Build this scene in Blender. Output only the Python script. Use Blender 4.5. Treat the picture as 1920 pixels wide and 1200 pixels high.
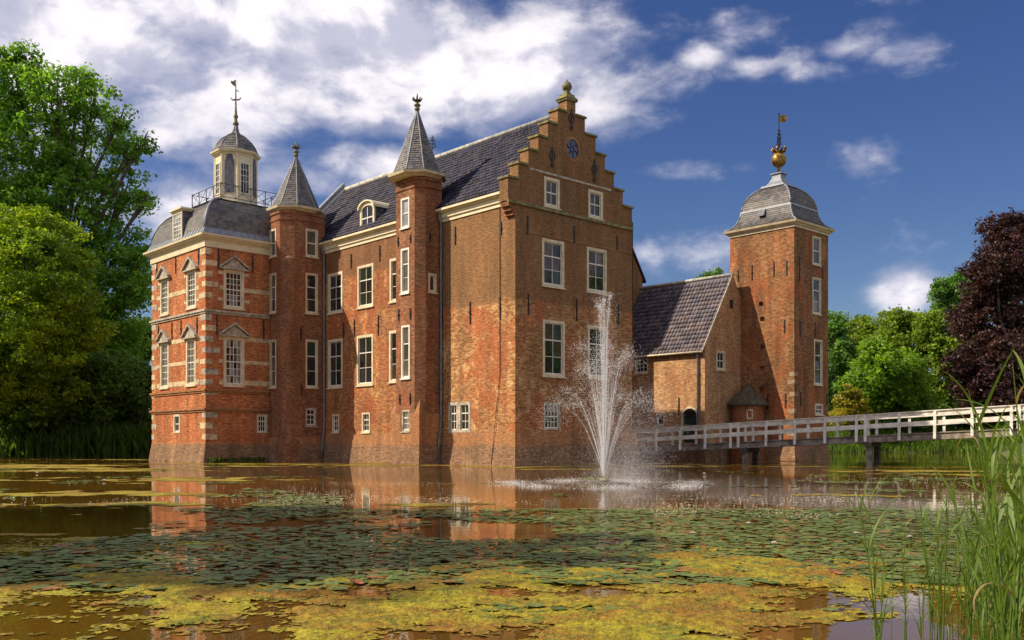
import bpy, math, random
import numpy as np
from mathutils import Vector

for o in list(bpy.data.objects):
    bpy.data.objects.remove(o)
SC = bpy.context.scene
COL = SC.collection
R = math.radians
rnd = random.Random(7)
rng = np.random.default_rng(11)

# ------------------------------------------------------------------ camera
FPX, HOR, HC = 1780.0, 826.0, 1.294          # focal length (px of a 1920 wide frame), horizon row, eye height
cam_d = bpy.data.cameras.new('camera')
cam = bpy.data.objects.new('camera', cam_d)
COL.objects.link(cam)
cam.location = (0, 0, HC)
cam.rotation_euler = (R(90), 0, 0)
cam_d.sensor_width = 36.0
cam_d.lens = 36.0 * FPX / 1920
cam_d.shift_y = (HOR - 600) / 1920
cam_d.clip_start = 0.1
cam_d.clip_end = 6000
SC.camera = cam

# castle directions: U runs along the long front away from the viewer, V along the stepped gable
U = np.array([-.680, .7334]); V = np.array([.7334, .680]); C0 = np.array([.158, 47.0])

# ------------------------------------------------------------------ light
SUN_EL = R(39.5)
_l = V * 1.0 - U * .80; _l = _l / np.linalg.norm(_l)          # horizontal travel of the sunlight
sun_d = bpy.data.lights.new('sun', 'SUN')
sun_d.energy = 4.5
sun_d.angle = R(.6)
sun_d.color = (1.0, .86, .66)
sun = bpy.data.objects.new('sun', sun_d)
COL.objects.link(sun)
ld = Vector((_l[0] * math.cos(SUN_EL), _l[1] * math.cos(SUN_EL), -math.sin(SUN_EL)))
sun.rotation_euler = ld.to_track_quat('-Z', 'Y').to_euler()
sun.location = (-60, -20, 60)

SC.view_settings.view_transform = 'Standard'
SC.view_settings.look = 'None'
SC.view_settings.exposure = 0.52
SC.view_settings.gamma = 1.0
SC.view_settings.use_curve_mapping = False
SC.render.engine = 'CYCLES'
SC.cycles.use_denoising = True
SC.cycles.max_bounces = 5
SC.cycles.use_adaptive_sampling = True
SC.cycles.adaptive_threshold = .02
SC.cycles.transparent_max_bounces = 8
SC.cycles.caustics_reflective = False
SC.cycles.caustics_refractive = False
SC.cycles.sample_clamp_indirect = 6.0


# ------------------------------------------------------------------ node helpers
def nd(nt, typ, ins=None, **props):
    n = nt.nodes.new(typ)
    for k, v in props.items():
        setattr(n, k, v)
    for k, v in (ins or {}).items():
        s = n.inputs[k]
        if isinstance(v, bpy.types.NodeSocket):
            nt.links.new(v, s)
        else:
            if s.type == 'RGBA' and len(v) == 3:
                v = (*v, 1)
            s.default_value = v
    return n


def M(nt, op, a, b=None, c=None, clamp=False):
    ins = {0: a}
    if b is not None: ins[1] = b
    if c is not None: ins[2] = c
    return nd(nt, 'ShaderNodeMath', ins, operation=op, use_clamp=clamp).outputs[0]


def mixc(nt, f, a, b, blend='MIX'):
    n = nt.nodes.new('ShaderNodeMix'); n.data_type = 'RGBA'; n.blend_type = blend
    for k, v in ((0, f), (6, a), (7, b)):
        s = n.inputs[k]
        if isinstance(v, bpy.types.NodeSocket): nt.links.new(v, s)
        else: s.default_value = (*v, 1) if k > 0 and len(v) == 3 else v
    return n.outputs[2]


def sstep(nt, x, lo, hi):
    return nd(nt, 'ShaderNodeMapRange', {0: x, 1: lo, 2: hi, 3: 0.0, 4: 1.0}, interpolation_type='SMOOTHSTEP').outputs[0]


def noise(nt, vec, scale, detail=4, rough=.55, dist=0.0):
    return nd(nt, 'ShaderNodeTexNoise', {'Vector': vec, 'Scale': scale, 'Detail': detail, 'Roughness': rough, 'Distortion': dist}).outputs[0]


# ------------------------------------------------------------------ sky
SKY_STRENGTH = .12
w = bpy.data.worlds.new('World'); SC.world = w; w.use_nodes = True
nt = w.node_tree; nt.nodes.clear()
sky = nd(nt, 'ShaderNodeTexSky', sky_type='NISHITA', sun_disc=False)
sky.sun_elevation = SUN_EL
sky.sun_rotation = math.atan2(-_l[0], -_l[1])
sky.air_density = 1.0; sky.dust_density = .35; sky.ozone_density = 3.0
tc = nd(nt, 'ShaderNodeTexCoord')
DIR = nd(nt, 'ShaderNodeVectorMath', {0: tc.outputs['Generated']}, operation='NORMALIZE').outputs[0]
sx = nd(nt, 'ShaderNodeSeparateXYZ', {0: DIR})
az = M(nt, 'ARCTAN2', sx.outputs[0], sx.outputs[1])
el = M(nt, 'ARCSINE', sx.outputs[2])
# cloud layer: noise is looked up in compass angle and height, flattened like distant cloud decks
cv = nd(nt, 'ShaderNodeCombineXYZ', {0: az, 1: M(nt, 'MULTIPLY', el, 1.5), 2: .37}).outputs[0]
wrp = nd(nt, 'ShaderNodeTexNoise', {'Vector': cv, 'Scale': 5.0, 'Detail': 3})
cvw = nd(nt, 'ShaderNodeVectorMath', {0: wrp.outputs['Color'], 1: (.07, .07, 0), 2: cv}, operation='MULTIPLY_ADD').outputs[0]
fb = noise(nt, cvw, 8.0, 9, .56)
fb2 = noise(nt, nd(nt, 'ShaderNodeVectorMath', {0: cvw, 1: (-.022, .03, 0)}).outputs[0], 8.0, 6, .54)


def angles(px, py):
    return math.atan((px - 960) / FPX), math.atan((HOR - py) / math.hypot(FPX, px - 960))


cover = None
for (px, py, rx, ry, wt) in [
    (40, 60, 320, 140, 1.4), (420, 40, 260, 90, 1.2), (430, 150, 270, 95, 1.3), (720, 90, 330, 125, 1.3), (960, 120, 250, 120, 1.15), (300, 180, 160, 70, 1.0),
    (310, 260, 120, 45, .8), (370, 390, 210, 70, 1.05), (430, 285, 260, 40, .75), (560, 335, 200, 35, .95), (700, 310, 170, 45, 1.0), (650, 215, 260, 50, .85),
    (1060, 215, 170, 70, .8), (1110, 60, 90, 80, .55),
    (1410, 50, 95, 36, .78), (1570, 92, 110, 28, .74), (1520, 130, 60, 24, .84), (1690, 96, 70, 24, .70), (1320, 98, 70, 28, .70), (1430, 122, 90, 20, .66),
    (1612, 305, 70, 45, .82), (1300, 318, 150, 24, .74), (1692, 546, 70, 40, 1.02), (1320, 462, 110, 50, .5), (1215, 475, 60, 40, .42)]:
    a0, e0 = angles(px, py)
    ra, re = rx / FPX, ry / FPX
    dx = M(nt, 'DIVIDE', M(nt, 'SUBTRACT', az, a0), ra)
    dy = M(nt, 'DIVIDE', M(nt, 'SUBTRACT', el, e0), re)
    d2 = M(nt, 'ADD', M(nt, 'MULTIPLY', dx, dx), M(nt, 'MULTIPLY', dy, dy))
    g = M(nt, 'MULTIPLY', M(nt, 'EXPONENT', M(nt, 'MULTIPLY', d2, -.8)), wt)
    cover = g if cover is None else M(nt, 'MAXIMUM', cover, g)
# unseen cloud out of the picture, its cover raised to brighten the fill light
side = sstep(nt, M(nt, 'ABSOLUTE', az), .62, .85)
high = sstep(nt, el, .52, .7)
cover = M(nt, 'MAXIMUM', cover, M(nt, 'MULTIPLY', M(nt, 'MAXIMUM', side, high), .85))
mot = noise(nt, nd(nt, 'ShaderNodeVectorMath', {0: cvw, 1: (1, 1.5, 1)}, operation='MULTIPLY').outputs[0], 30.0, 6, .6)
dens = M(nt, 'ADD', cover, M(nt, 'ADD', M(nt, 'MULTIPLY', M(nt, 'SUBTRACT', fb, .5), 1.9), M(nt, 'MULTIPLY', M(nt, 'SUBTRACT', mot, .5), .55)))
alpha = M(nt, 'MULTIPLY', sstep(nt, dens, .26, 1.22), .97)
shade = sstep(nt, M(nt, 'ADD', M(nt, 'SUBTRACT', fb, fb2), M(nt, 'MULTIPLY', M(nt, 'SUBTRACT', dens, .7), .05)), -.09, .11)
ccol = mixc(nt, shade, (3.5, 3.5, 4.3), (6.4, 6.05, 6.3))
skyc = nd(nt, 'ShaderNodeHueSaturation', {'Hue': .520, 'Saturation': 1.24, 'Value': .48, 'Color': sky.outputs[0]}).outputs[0]
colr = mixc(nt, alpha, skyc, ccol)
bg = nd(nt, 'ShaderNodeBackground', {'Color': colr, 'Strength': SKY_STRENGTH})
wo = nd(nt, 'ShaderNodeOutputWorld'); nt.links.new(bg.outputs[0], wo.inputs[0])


# ------------------------------------------------------------------ materials
def new_mat(name):
    m = bpy.data.materials.new(name); m.use_nodes = True
    nt = m.node_tree; nt.nodes.clear()
    out = nd(nt, 'ShaderNodeOutputMaterial')
    return m, nt, out


def simple(name, col, rough=.6, var=.15, scale=6.0, metal=0.0, bump=.0, island=0.0, col2=None, spec=.5, bscale=None):
    """One colour with noise mottling, optional per-piece variation and relief."""
    m, nt, out = new_mat(name)
    pos = nd(nt, 'ShaderNodeNewGeometry')
    n1 = noise(nt, pos.outputs['Position'], scale, 5, .6)
    c2 = col2 or tuple(c * (1 - 2 * var) for c in col)
    c = mixc(nt, sstep(nt, n1, .33, .67), c2, tuple(min(1, x * (1 + var)) for x in col))
    if island:
        f = M(nt, 'MULTIPLY_ADD', pos.outputs['Random Per Island'], 2 * island, 1 - island)
        c = nd(nt, 'ShaderNodeVectorMath', {0: c, 'Scale': f}, operation='SCALE').outputs[0]
    b = nd(nt, 'ShaderNodeBsdfPrincipled', {'Base Color': c, 'Roughness': rough, 'Metallic': metal, 'Specular IOR Level': spec})
    if bump:
        n2 = noise(nt, pos.outputs['Position'], bscale or scale * 4, 4, .6)
        bp = nd(nt, 'ShaderNodeBump', {'Height': n2, 'Strength': bump, 'Distance': .03})
        nt.links.new(bp.outputs[0], b.inputs['Normal'])
    nt.links.new(b.outputs[0], out.inputs[0])
    return m


def brick_mat(name, c1, c2, mortar, patch=None, patch2=None, split=None, upper=None, dark=.5):
    """Coursed brick looked up along the wall and up its height; patches are the re-laid and weathered areas."""
    m, nt, out = new_mat(name)
    g = nd(nt, 'ShaderNodeNewGeometry')
    P = g.outputs['Position']; NN = g.outputs['True Normal']
    tan = nd(nt, 'ShaderNodeVectorMath', {0: (0, 0, 1), 1: NN}, operation='CROSS_PRODUCT').outputs[0]
    tan = nd(nt, 'ShaderNodeVectorMath', {0: tan}, operation='NORMALIZE').outputs[0]
    u = nd(nt, 'ShaderNodeVectorMath', {0: tan, 1: P}, operation='DOT_PRODUCT').outputs['Value']
    z = nd(nt, 'ShaderNodeSeparateXYZ', {0: P}).outputs[2]
    wob = M(nt, 'MULTIPLY', M(nt, 'SUBTRACT', noise(nt, P, 1.3, 3), .5), .07)
    uv = nd(nt, 'ShaderNodeCombineXYZ', {0: M(nt, 'ADD', u, wob), 1: M(nt, 'ADD', z, wob), 2: 0.0}).outputs[0]
    br = nd(nt, 'ShaderNodeTexBrick', {'Vector': uv, 'Color1': (0, 0, 0), 'Color2': (1, 1, 1), 'Mortar': (.5, .5, .5), 'Scale': 1.0,
                                       'Mortar Size': .010, 'Mortar Smooth': .3, 'Bias': 0.0, 'Brick Width': .25, 'Row Height': .085})
    col = mixc(nt, br.outputs['Color'], c1, c2)
    nb = noise(nt, nd(nt, 'ShaderNodeVectorMath', {0: uv, 1: (1, 2.6, 1)}, operation='MULTIPLY').outputs[0], 4.2, 6, .75)
    big = noise(nt, P, .5, 9, .74)
    mid = noise(nt, nd(nt, 'ShaderNodeVectorMath', {0: P, 1: (31, 7, 3)}).outputs[0], .9, 9, .74)
    if patch:
        col = mixc(nt, M(nt, 'MULTIPLY', sstep(nt, big, .47, .60), patch[1]), col, patch[0])
    if patch2:
        col = mixc(nt, M(nt, 'MULTIPLY', sstep(nt, mid, .53, .63), patch2[1]), col, patch2[0])
    if split:
        zz = M(nt, 'ADD', z, M(nt, 'MULTIPLY', M(nt, 'SUBTRACT', mid, .5), 1.2))
        col = mixc(nt, M(nt, 'MULTIPLY', sstep(nt, zz, split - .12, split + .12), .85), col, upper)
    # single burnt and pale bricks, then broad weathering
    col = mixc(nt, M(nt, 'MULTIPLY', sstep(nt, nb, .40, .66), .55), mixc(nt, .62, (0, 0, 0), col), col) if False else \
        nd(nt, 'ShaderNodeVectorMath', {0: col, 'Scale': nd(nt, 'ShaderNodeMapRange', {0: nb, 1: .34, 2: .68, 3: .42, 4: 1.62}).outputs[0]}, operation='SCALE').outputs[0]
    stain = noise(nt, nd(nt, 'ShaderNodeVectorMath', {0: P, 1: (1.3, 1.3, .22)}, operation='MULTIPLY').outputs[0], 1.1, 5, .6)
    col = nd(nt, 'ShaderNodeVectorMath', {0: col, 'Scale': nd(nt, 'ShaderNodeMapRange', {0: stain, 1: .3, 2: .7, 3: 1 - dark * .75, 4: 1.2}).outputs[0]}, operation='SCALE').outputs[0]
    mo = M(nt, 'MULTIPLY', br.outputs['Fac'], .65)
    col = mixc(nt, mo, col, mortar)
    h = M(nt, 'ADD', M(nt, 'MULTIPLY', br.outputs['Fac'], -1.0), M(nt, 'MULTIPLY', nb, 1.1))
    bp = nd(nt, 'ShaderNodeBump', {'Height': h, 'Strength': .7, 'Distance': .02})
    b = nd(nt, 'ShaderNodeBsdfPrincipled', {'Base Color': col, 'Roughness': .9, 'Specular IOR Level': .2, 'Normal': bp.outputs[0]})
    nt.links.new(b.outputs[0], out.inputs[0])
    return m


MAT = {}
MAT['brick_main'] = brick_mat('main_brick', (.22, .09, .034), (.58, .31, .125), (.38, .26, .14), ((.42, .10, .034), .75), ((.70, .44, .19), .85), split=8.35, upper=(.205, .10, .042))
MAT['brick_front'] = brick_mat('front_brick', (.20, .07, .028), (.50, .22, .085), (.37, .24, .13), ((.40, .09, .03), .8), ((.68, .37, .14), .65), split=11.3, upper=(.20, .09, .042))
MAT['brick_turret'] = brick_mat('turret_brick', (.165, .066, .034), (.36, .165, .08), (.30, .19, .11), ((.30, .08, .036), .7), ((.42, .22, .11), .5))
MAT['brick_pavilion'] = brick_mat('pavilion_brick', (.33, .085, .03), (.64, .235, .085), (.46, .29, .16), ((.50, .11, .035), .7), ((.58, .28, .12), .55), dark=.6)
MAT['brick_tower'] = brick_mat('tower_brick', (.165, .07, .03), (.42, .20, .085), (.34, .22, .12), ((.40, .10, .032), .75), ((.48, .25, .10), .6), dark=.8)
MAT['brick_wing'] = brick_mat('wing_brick', (.33, .155, .07), (.64, .37, .175), (.50, .38, .23), ((.44, .15, .06), .5), ((.62, .38, .20), .6))
MAT['plinth'] = brick_mat('plinth_brick', (.19, .105, .06), (.36, .20, .11), (.32, .21, .135), ((.16, .10, .055), .6), ((.42, .26, .15), .6), split=1.05, upper=(.42, .185, .07), dark=.55)
MAT['dull_stone'] = simple('dull_stone', (.34, .24, .14), .9, .2, 4.0, bump=.3)
MAT['stone'] = simple('sandstone', (.60, .46, .27), .85, .2, 3.0, bump=.3)
MAT['greystone'] = simple('grey_stone', (.45, .39, .30), .85, .22, 4.0, bump=.3)
MAT['mossy'] = simple('mossy_coping', (.23, .20, .085), .95, .2, 5.0, bump=.5, col2=(.11, .105, .04))
MAT['cream'] = simple('cream_paint', (.74, .64, .42), .5, .06, 2.0)
MAT['white'] = simple('white_paint', (.78, .74, .64), .45, .05, 3.0)
MAT['casing'] = simple('casing_paint', (.66, .56, .38), .6, .1, 3.0)
MAT['iron'] = simple('wrought_iron', (.02, .018, .02), .5, .2, 8.0)
MAT['gold'] = simple('gilding', (.36, .22, .055), .42, .35, 4.0, metal=.8)
MAT['copper'] = simple('weathered_bronze', (.19, .17, .08), .6, .3, 6.0, bump=.3)
MAT['lead'] = simple('lead_sheet', (.20, .22, .26), .45, .12, 3.0, bump=.2)
MAT['pipe'] = simple('drainpipe_paint', (.16, .22, .25), .5, .15, 4.0)
MAT['slate'] = simple('slate', (.145, .125, .108), .6, .2, 2.0, island=.38, bump=.3, col2=(.085, .088, .10))
MAT['slate_dark'] = simple('tower_slate', (.125, .108, .095), .6, .2, 2.0, island=.34, bump=.3, col2=(.075, .075, .08))
MAT['pantile'] = simple('glazed_pantile', (.036, .027, .042), .55, .25, 1.1, island=.75, col2=(.016, .020, .048), spec=.22)
MAT['pantile_wing'] = simple('wing_pantile', (.10, .070, .072), .55, .25, 1.3, island=.6, col2=(.055, .05, .075), spec=.5)
MAT['mortar'] = simple('ridge_mortar', (.52, .49, .42), .9, .2, 4.0, bump=.4)
MAT['louvre'] = simple('louvre_slate', (.115, .115, .15), .6, .25, 5.0)
MAT['wood'] = simple('weathered_wood', (.28, .24, .19), .85, .25, 3.0, bump=.4)
MAT['darkwood'] = simple('wet_pier_wood', (.10, .085, .065), .85, .3, 4.0, bump=.4)
MAT['bridge'] = simple('bridge_paint', (.84, .80, .72), .5, .10, 2.5, bump=.2, col2=(.60, .57, .46))
MAT['thatch'] = simple('mossy_thatch', (.10, .085, .05), 1.0, .3, 6.0, bump=.8)
MAT['dark'] = simple('dark_opening', (.03, .026, .022), .9, .2, 3.0)
MAT['blueglass'] = simple('leaded_blue_glass', (.05, .075, .16), .12, .2, 8.0)
MAT['door'] = simple('green_door_paint', (.02, .045, .035), .4, .2, 3.0)


def glass(name, col, rough=.03, var=.3):
    m, nt, out = new_mat(name)
    g = nd(nt, 'ShaderNodeNewGeometry')
    ob = nd(nt, 'ShaderNodeObjectInfo')
    f = M(nt, 'MULTIPLY_ADD', ob.outputs['Random'], 2 * var, 1 - var)
    n1 = noise(nt, g.outputs['Position'], .9, 3)
    c = nd(nt, 'ShaderNodeVectorMath', {0: mixc(nt, sstep(nt, n1, .35, .65), tuple(x * .5 for x in col), col), 'Scale': f}, operation='SCALE').outputs[0]
    bp = nd(nt, 'ShaderNodeBump', {'Height': noise(nt, g.outputs['Position'], 1.7, 2), 'Strength': .12, 'Distance': .05})
    b = nd(nt, 'ShaderNodeBsdfPrincipled', {'Base Color': c, 'Roughness': rough, 'IOR': 1.52, 'Normal': bp.outputs[0]})
    nt.links.new(b.outputs[0], out.inputs[0])
    return m


MAT['glass'] = glass('old_window_glass', (.028, .026, .024))
MAT['glass_warm'] = glass('glass_warm_reflection_tint', (.075, .042, .026))  # reddish brown reflection put into the pane colour
MAT['glass_green'] = glass('glass_green_reflection_tint', (.022, .036, .022))  # green of reflected trees painted as base colour
MAT['blind'] = glass('glass_before_blind', (.14, .12, .085), .06, .3)
MAT['curtain'] = glass('glass_before_curtain', (.32, .33, .36), .08, .35)


def leaf_mat(name, col, col2, trans=.35, island=.45, scale=.35):
    m, nt, out = new_mat(name)
    g = nd(nt, 'ShaderNodeNewGeometry')
    n1 = noise(nt, g.outputs['Position'], scale, 3, .6)
    c = mixc(nt, sstep(nt, n1, .38, .62), col2, col)
    c = nd(nt, 'ShaderNodeVectorMath', {0: c, 'Scale': M(nt, 'MULTIPLY_ADD', g.outputs['Random Per Island'], 2 * island, 1 - island)}, operation='SCALE').outputs[0]
    d = nd(nt, 'ShaderNodeBsdfPrincipled', {'Base Color': c, 'Roughness': .5, 'Specular IOR Level': .35})
    t = nd(nt, 'ShaderNodeBsdfTranslucent', {'Color': nd(nt, 'ShaderNodeVectorMath', {0: c, 1: (1.5, 1.5, .6)}, operation='MULTIPLY').outputs[0]})
    x = nd(nt, 'ShaderNodeMixShader', {0: trans, 1: d.outputs[0], 2: t.outputs[0]})
    nt.links.new(x.outputs[0], out.inputs[0])
    return m


MAT['bark'] = simple('bark', (.11, .085, .06), .95, .3, 2.0, bump=.6)


# ------------------------------------------------------------------ mesh helpers
class MB:
    """Collects polygons in world coordinates and links them as one mesh object."""
    def __init__(s): s.v = []; s.f = []
    def add(s, vs, fs):
        k = len(s.v); s.v.extend([tuple(map(float, p)) for p in vs]); s.f.extend([tuple(i + k for i in f) for f in fs]); return s
    def quad(s, a, b, c, d): return s.add([a, b, c, d], [(0, 1, 2, 3)])
    def poly(s, pts): return s.add(pts, [tuple(range(len(pts)))])
    def hexa(s, b, t):
        return s.add(list(b) + list(t), [(3, 2, 1, 0), (4, 5, 6, 7), (0, 1, 5, 4), (1, 2, 6, 5), (2, 3, 7, 6), (3, 0, 4, 7)])
    def prism(s, pts, off):
        """pts: planar outline, off: extrusion vector"""
        n = len(pts); off = np.array(off)
        q = [np.array(p) + off for p in pts]
        return s.add([*pts, *q], [tuple(range(n))[::-1], tuple(range(n, 2 * n))] + [(i, (i + 1) % n, n + (i + 1) % n, n + i) for i in range(n)])
    def tube(s, pts, rad, seg=6):
        pts = [Vector(p) for p in pts]
        if not hasattr(rad, '__len__'): rad = [rad] * len(pts)
        vs = []
        for i, p in enumerate(pts):
            d = (pts[min(i + 1, len(pts) - 1)] - pts[max(i - 1, 0)]).normalized()
            a = d.orthogonal().normalized() if abs(d.z) > .95 else d.cross(Vector((0, 0, 1))).normalized()
            b = d.cross(a)
            for k in range(seg):
                w_ = 2 * math.pi * k / seg
                vs.append(p + (a * math.cos(w_) + b * math.sin(w_)) * rad[i])
        fs = [(i * seg + k, i * seg + (k + 1) % seg, (i + 1) * seg + (k + 1) % seg, (i + 1) * seg + k) for i in range(len(pts) - 1) for k in range(seg)]
        fs += [tuple(range(seg))[::-1], tuple(range((len(pts) - 1) * seg, len(pts) * seg))]
        return s.add(vs, fs)
    def lathe(s, c, prof, seg=16, rot=0.0):
        vs = []; n = len(prof)
        for r_, z_ in prof:
            for k in range(seg):
                a = rot + 2 * math.pi * k / seg
                vs.append((c[0] + r_ * math.cos(a), c[1] + r_ * math.sin(a), z_))
        fs = [(i * seg + k, i * seg + (k + 1) % seg, (i + 1) * seg + (k + 1) % seg, (i + 1) * seg + k) for i in range(n - 1) for k in range(seg)]
        fs += [tuple(range(seg))[::-1], tuple(range((n - 1) * seg, n * seg))]
        return s.add(vs, fs)
    def build(s, name, mat, parent=None, smooth=False, org=None):
        if org is None: org = ORG.get(parent.name, (0, 0, 0)) if parent else (0, 0, 0)
        return mesh_obj(name, np.array(s.v, dtype=np.float64) - np.array(org), s.f, mat, parent, smooth, org)


ORG = {}


def mesh_obj(name, v, f, mat, parent=None, smooth=False, org=(0, 0, 0)):
    me = bpy.data.meshes.new(name)
    if isinstance(f, np.ndarray):
        n, k = f.shape
        me.vertices.add(len(v)); me.vertices.foreach_set('co', np.ascontiguousarray(v, dtype=np.float32).ravel())
        me.loops.add(n * k); me.loops.foreach_set('vertex_index', f.astype(np.int32).ravel())
        me.polygons.add(n); me.polygons.foreach_set('loop_start', np.arange(0, n * k, k, dtype=np.int32))
        me.update(calc_edges=True)
    else:
        me.from_pydata([tuple(p) for p in v], [], f); me.update()
    if smooth: me.polygons.foreach_set('use_smooth', np.ones(len(me.polygons), dtype=bool))
    me.materials.append(MAT[mat] if isinstance(mat, str) else mat)
    o = bpy.data.objects.new(name, me); COL.objects.link(o)
    if parent is not None:
        o.parent = parent
    else:
        o.location = org
    ORG[o.name] = org
    return o


def tag(o, label, cat, group=None, kind=None):
    if label: o['label'] = label
    if cat: o['category'] = cat
    if group: o['group'] = group
    if kind: o['kind'] = kind
    return o


def thing(name, label, cat, loc, group=None):
    o = bpy.data.objects.new(name, None); COL.objects.link(o)
    o.location = loc; o.empty_display_size = .5
    ORG[o.name] = tuple(map(float, loc))
    return tag(o, label, cat, group)


def at(px, py, Y):
    return np.array([(px - 960) / FPX * Y, Y, HC + (HOR - py) / FPX * Y])


def W(s, t, z=0.0):
    p = C0 + U * s + V * t
    return np.array([p[0], p[1], z])


def cbox(mb, s0, s1, t0, t1, z0, z1):
    b = [W(s0, t0, z0), W(s1, t0, z0), W(s1, t1, z0), W(s0, t1, z0)]
    return mb.hexa(b, [p + np.array([0, 0, z1 - z0]) for p in b])


class Wall:
    """An upright wall from A to B (plan points) that faces the viewer; a runs along it, off stands proud of it."""
    def __init__(s, A, B):
        s.A = np.array(A[:2], float); B = np.array(B[:2], float)
        s.L = np.linalg.norm(B - s.A); s.d = (B - s.A) / s.L
        n = np.array([s.d[1], -s.d[0]])
        s.n = n if n @ (s.A + B) < 0 else -n
        s.holes = []
    def a(s, px):
        k = (px - 960) / FPX
        return (k * s.A[1] - s.A[0]) / (s.d[0] - k * s.d[1])
    def z(s, px, py):
        Y = s.A[1] + s.d[1] * s.a(px)
        return HC + (HOR - py) / FPX * Y
    def P(s, a, z, off=0.0):
        p = s.A + s.d * a + s.n * off
        return np.array([p[0], p[1], z])
    def rect(s, x0, x1, yt, yb):
        xm = (x0 + x1) / 2; a0, a1 = sorted((s.a(x0), s.a(x1)))
        return a0, a1, s.z(xm, yb), s.z(xm, yt)
    def box(s, mb, a0, a1, z0, z1, o0, o1):
        b = [s.P(a0, z0, o0), s.P(a1, z0, o0), s.P(a1, z0, o1), s.P(a0, z0, o1)]
        return mb.hexa(b, [p + np.array([0, 0, z1 - z0]) for p in b])
    def build(s, name, mat, parent, z0, z1, a0=0.0, a1=None, inside=None, acuts=(), zcuts=(), depth=.16):
        a1 = s.L if a1 is None else a1
        mb = MB()
        ac = sorted({a0, a1, *[x for h in s.holes for x in h[:2] if a0 < x < a1], *[x for x in acuts if a0 < x < a1]})
        zc = sorted({z0, z1, *[x for h in s.holes for x in h[2:] if z0 < x < z1], *[x for x in zcuts if z0 < x < z1]})
        for i in range(len(ac) - 1):
            for j in range(len(zc) - 1):
                am, zm = (ac[i] + ac[i + 1]) / 2, (zc[j] + zc[j + 1]) / 2
                if any(h[0] < am < h[1] and h[2] < zm < h[3] for h in s.holes): continue
                if inside and not inside(am, zm): continue
                mb.quad(s.P(ac[i], zc[j]), s.P(ac[i + 1], zc[j]), s.P(ac[i + 1], zc[j + 1]), s.P(ac[i], zc[j + 1]))
        for h in s.holes:
            if not a0 <= (h[0] + h[1]) / 2 <= a1: continue
            c = [(h[0], h[2]), (h[1], h[2]), (h[1], h[3]), (h[0], h[3])]
            for k in range(4):
                p, q = c[k], c[(k + 1) % 4]
                mb.quad(s.P(*p), s.P(*q), s.P(*q, -depth), s.P(*p, -depth))
        return mb.build(name, mat, parent)


def window(wall, parent, x0, x1, yt, yb, cols=2, rows=3, fw=.12, case='casing', glassm='glass', meet=None, bar=.028, set_=.05, hole=True, rect=None, sill=True, name='window', label=None):
    """Casing ring, sill, sashes with bars, and one pane per light, set into an opening of the wall."""
    a0, a1, z0, z1 = rect or wall.rect(x0, x1, yt, yb)
    if hole: wall.holes.append((a0 + .02, a1 - .02, z0 + .02, z1 - .02))
    mb = MB(); o0, o1 = -.14, .025
    wall.box(mb, a0, a0 + fw, z0, z1, o0, o1); wall.box(mb, a1 - fw, a1, z0, z1, o0, o1)
    wall.box(mb, a0 + fw, a1 - fw, z1 - fw, z1, o0, o1); wall.box(mb, a0 + fw, a1 - fw, z0, z0 + fw * .8, o0, o1)
    win = mb.build(name, case, parent)
    if label: win['label'] = label
    if sill:
        m2 = MB(); wall.box(m2, a0 - .05, a1 + .05, z0 - .07, z0 - .002, -.06, .09); m2.build('sill', case, win)
    i0, i1, k0, k1 = a0 + fw, a1 - fw, z0 + fw * .8, z1 - fw
    sw = .045
    mb = MB(); oo = -set_
    zm = k0 + (k1 - k0) * (meet if meet else (0.5 if rows % 2 == 0 else (rows - 1) / rows if rows > 1 else .5))
    for (p0, p1, q0, q1) in ((i0, i0 + sw, k0, k1), (i1 - sw, i1, k0, k1), (i0 + sw, i1 - sw, k0, k0 + sw * 1.3), (i0 + sw, i1 - sw, k1 - sw, k1)):
        wall.box(mb, p0, p1, q0, q1, oo - .05, oo)
    g0, g1, h0, h1 = i0 + sw, i1 - sw, k0 + sw * 1.3, k1 - sw
    if rows > 1: wall.box(mb, g0, g1, zm - .03, zm + .03, oo - .05, oo + .012)
    xs = [g0 + (g1 - g0) * i / cols for i in range(cols + 1)]
    zs = [h0 + (h1 - h0) * j / rows for j in range(rows + 1)]
    for x in xs[1:-1]: wall.box(mb, x - bar / 2, x + bar / 2, h0, h1, oo - .04, oo - .006)
    for z in zs[1:-1]:
        if abs(z - zm) > .06: wall.box(mb, g0, g1, z - bar / 2, z + bar / 2, oo - .04, oo - .009)
    mb.build('sash', 'white', win)
    for i in range(cols):
        for j in range(rows):
            ta, tz = rnd.gauss(0, .006), rnd.gauss(0, .006)
            da, dz = (xs[i + 1] - xs[i]) / 2, (zs[j + 1] - zs[j]) / 2
            pm = MB()
            pm.quad(*[wall.P(xs[i] + da + u_ * da, zs[j] + dz + v_ * dz, oo - .028 + ta * u_ * .8 + tz * v_ * .8) for u_, v_ in ((-1, -1), (1, -1), (1, 1), (-1, 1))])
            gm = glassm(i, j) if callable(glassm) else glassm
            if gm == 'glass': gm = rnd.choice(['glass', 'glass', 'glass_green', 'glass_warm'])
            pm.build('pane', gm, win)
    return win


def anchor(wall, parent, px, y0, y1):
    a = wall.a(px); mb = MB()
    z0, z1 = wall.z(px, y1), wall.z(px, y0)
    wall.box(mb, a - .035, a + .035, z0, z1, .004, .05)
    wall.box(mb, a - .05, a + .05, (z0 + z1) / 2 - .05, (z0 + z1) / 2 + .05, .002, .075)
    return mb.build('wall_anchor', 'iron', parent)


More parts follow.
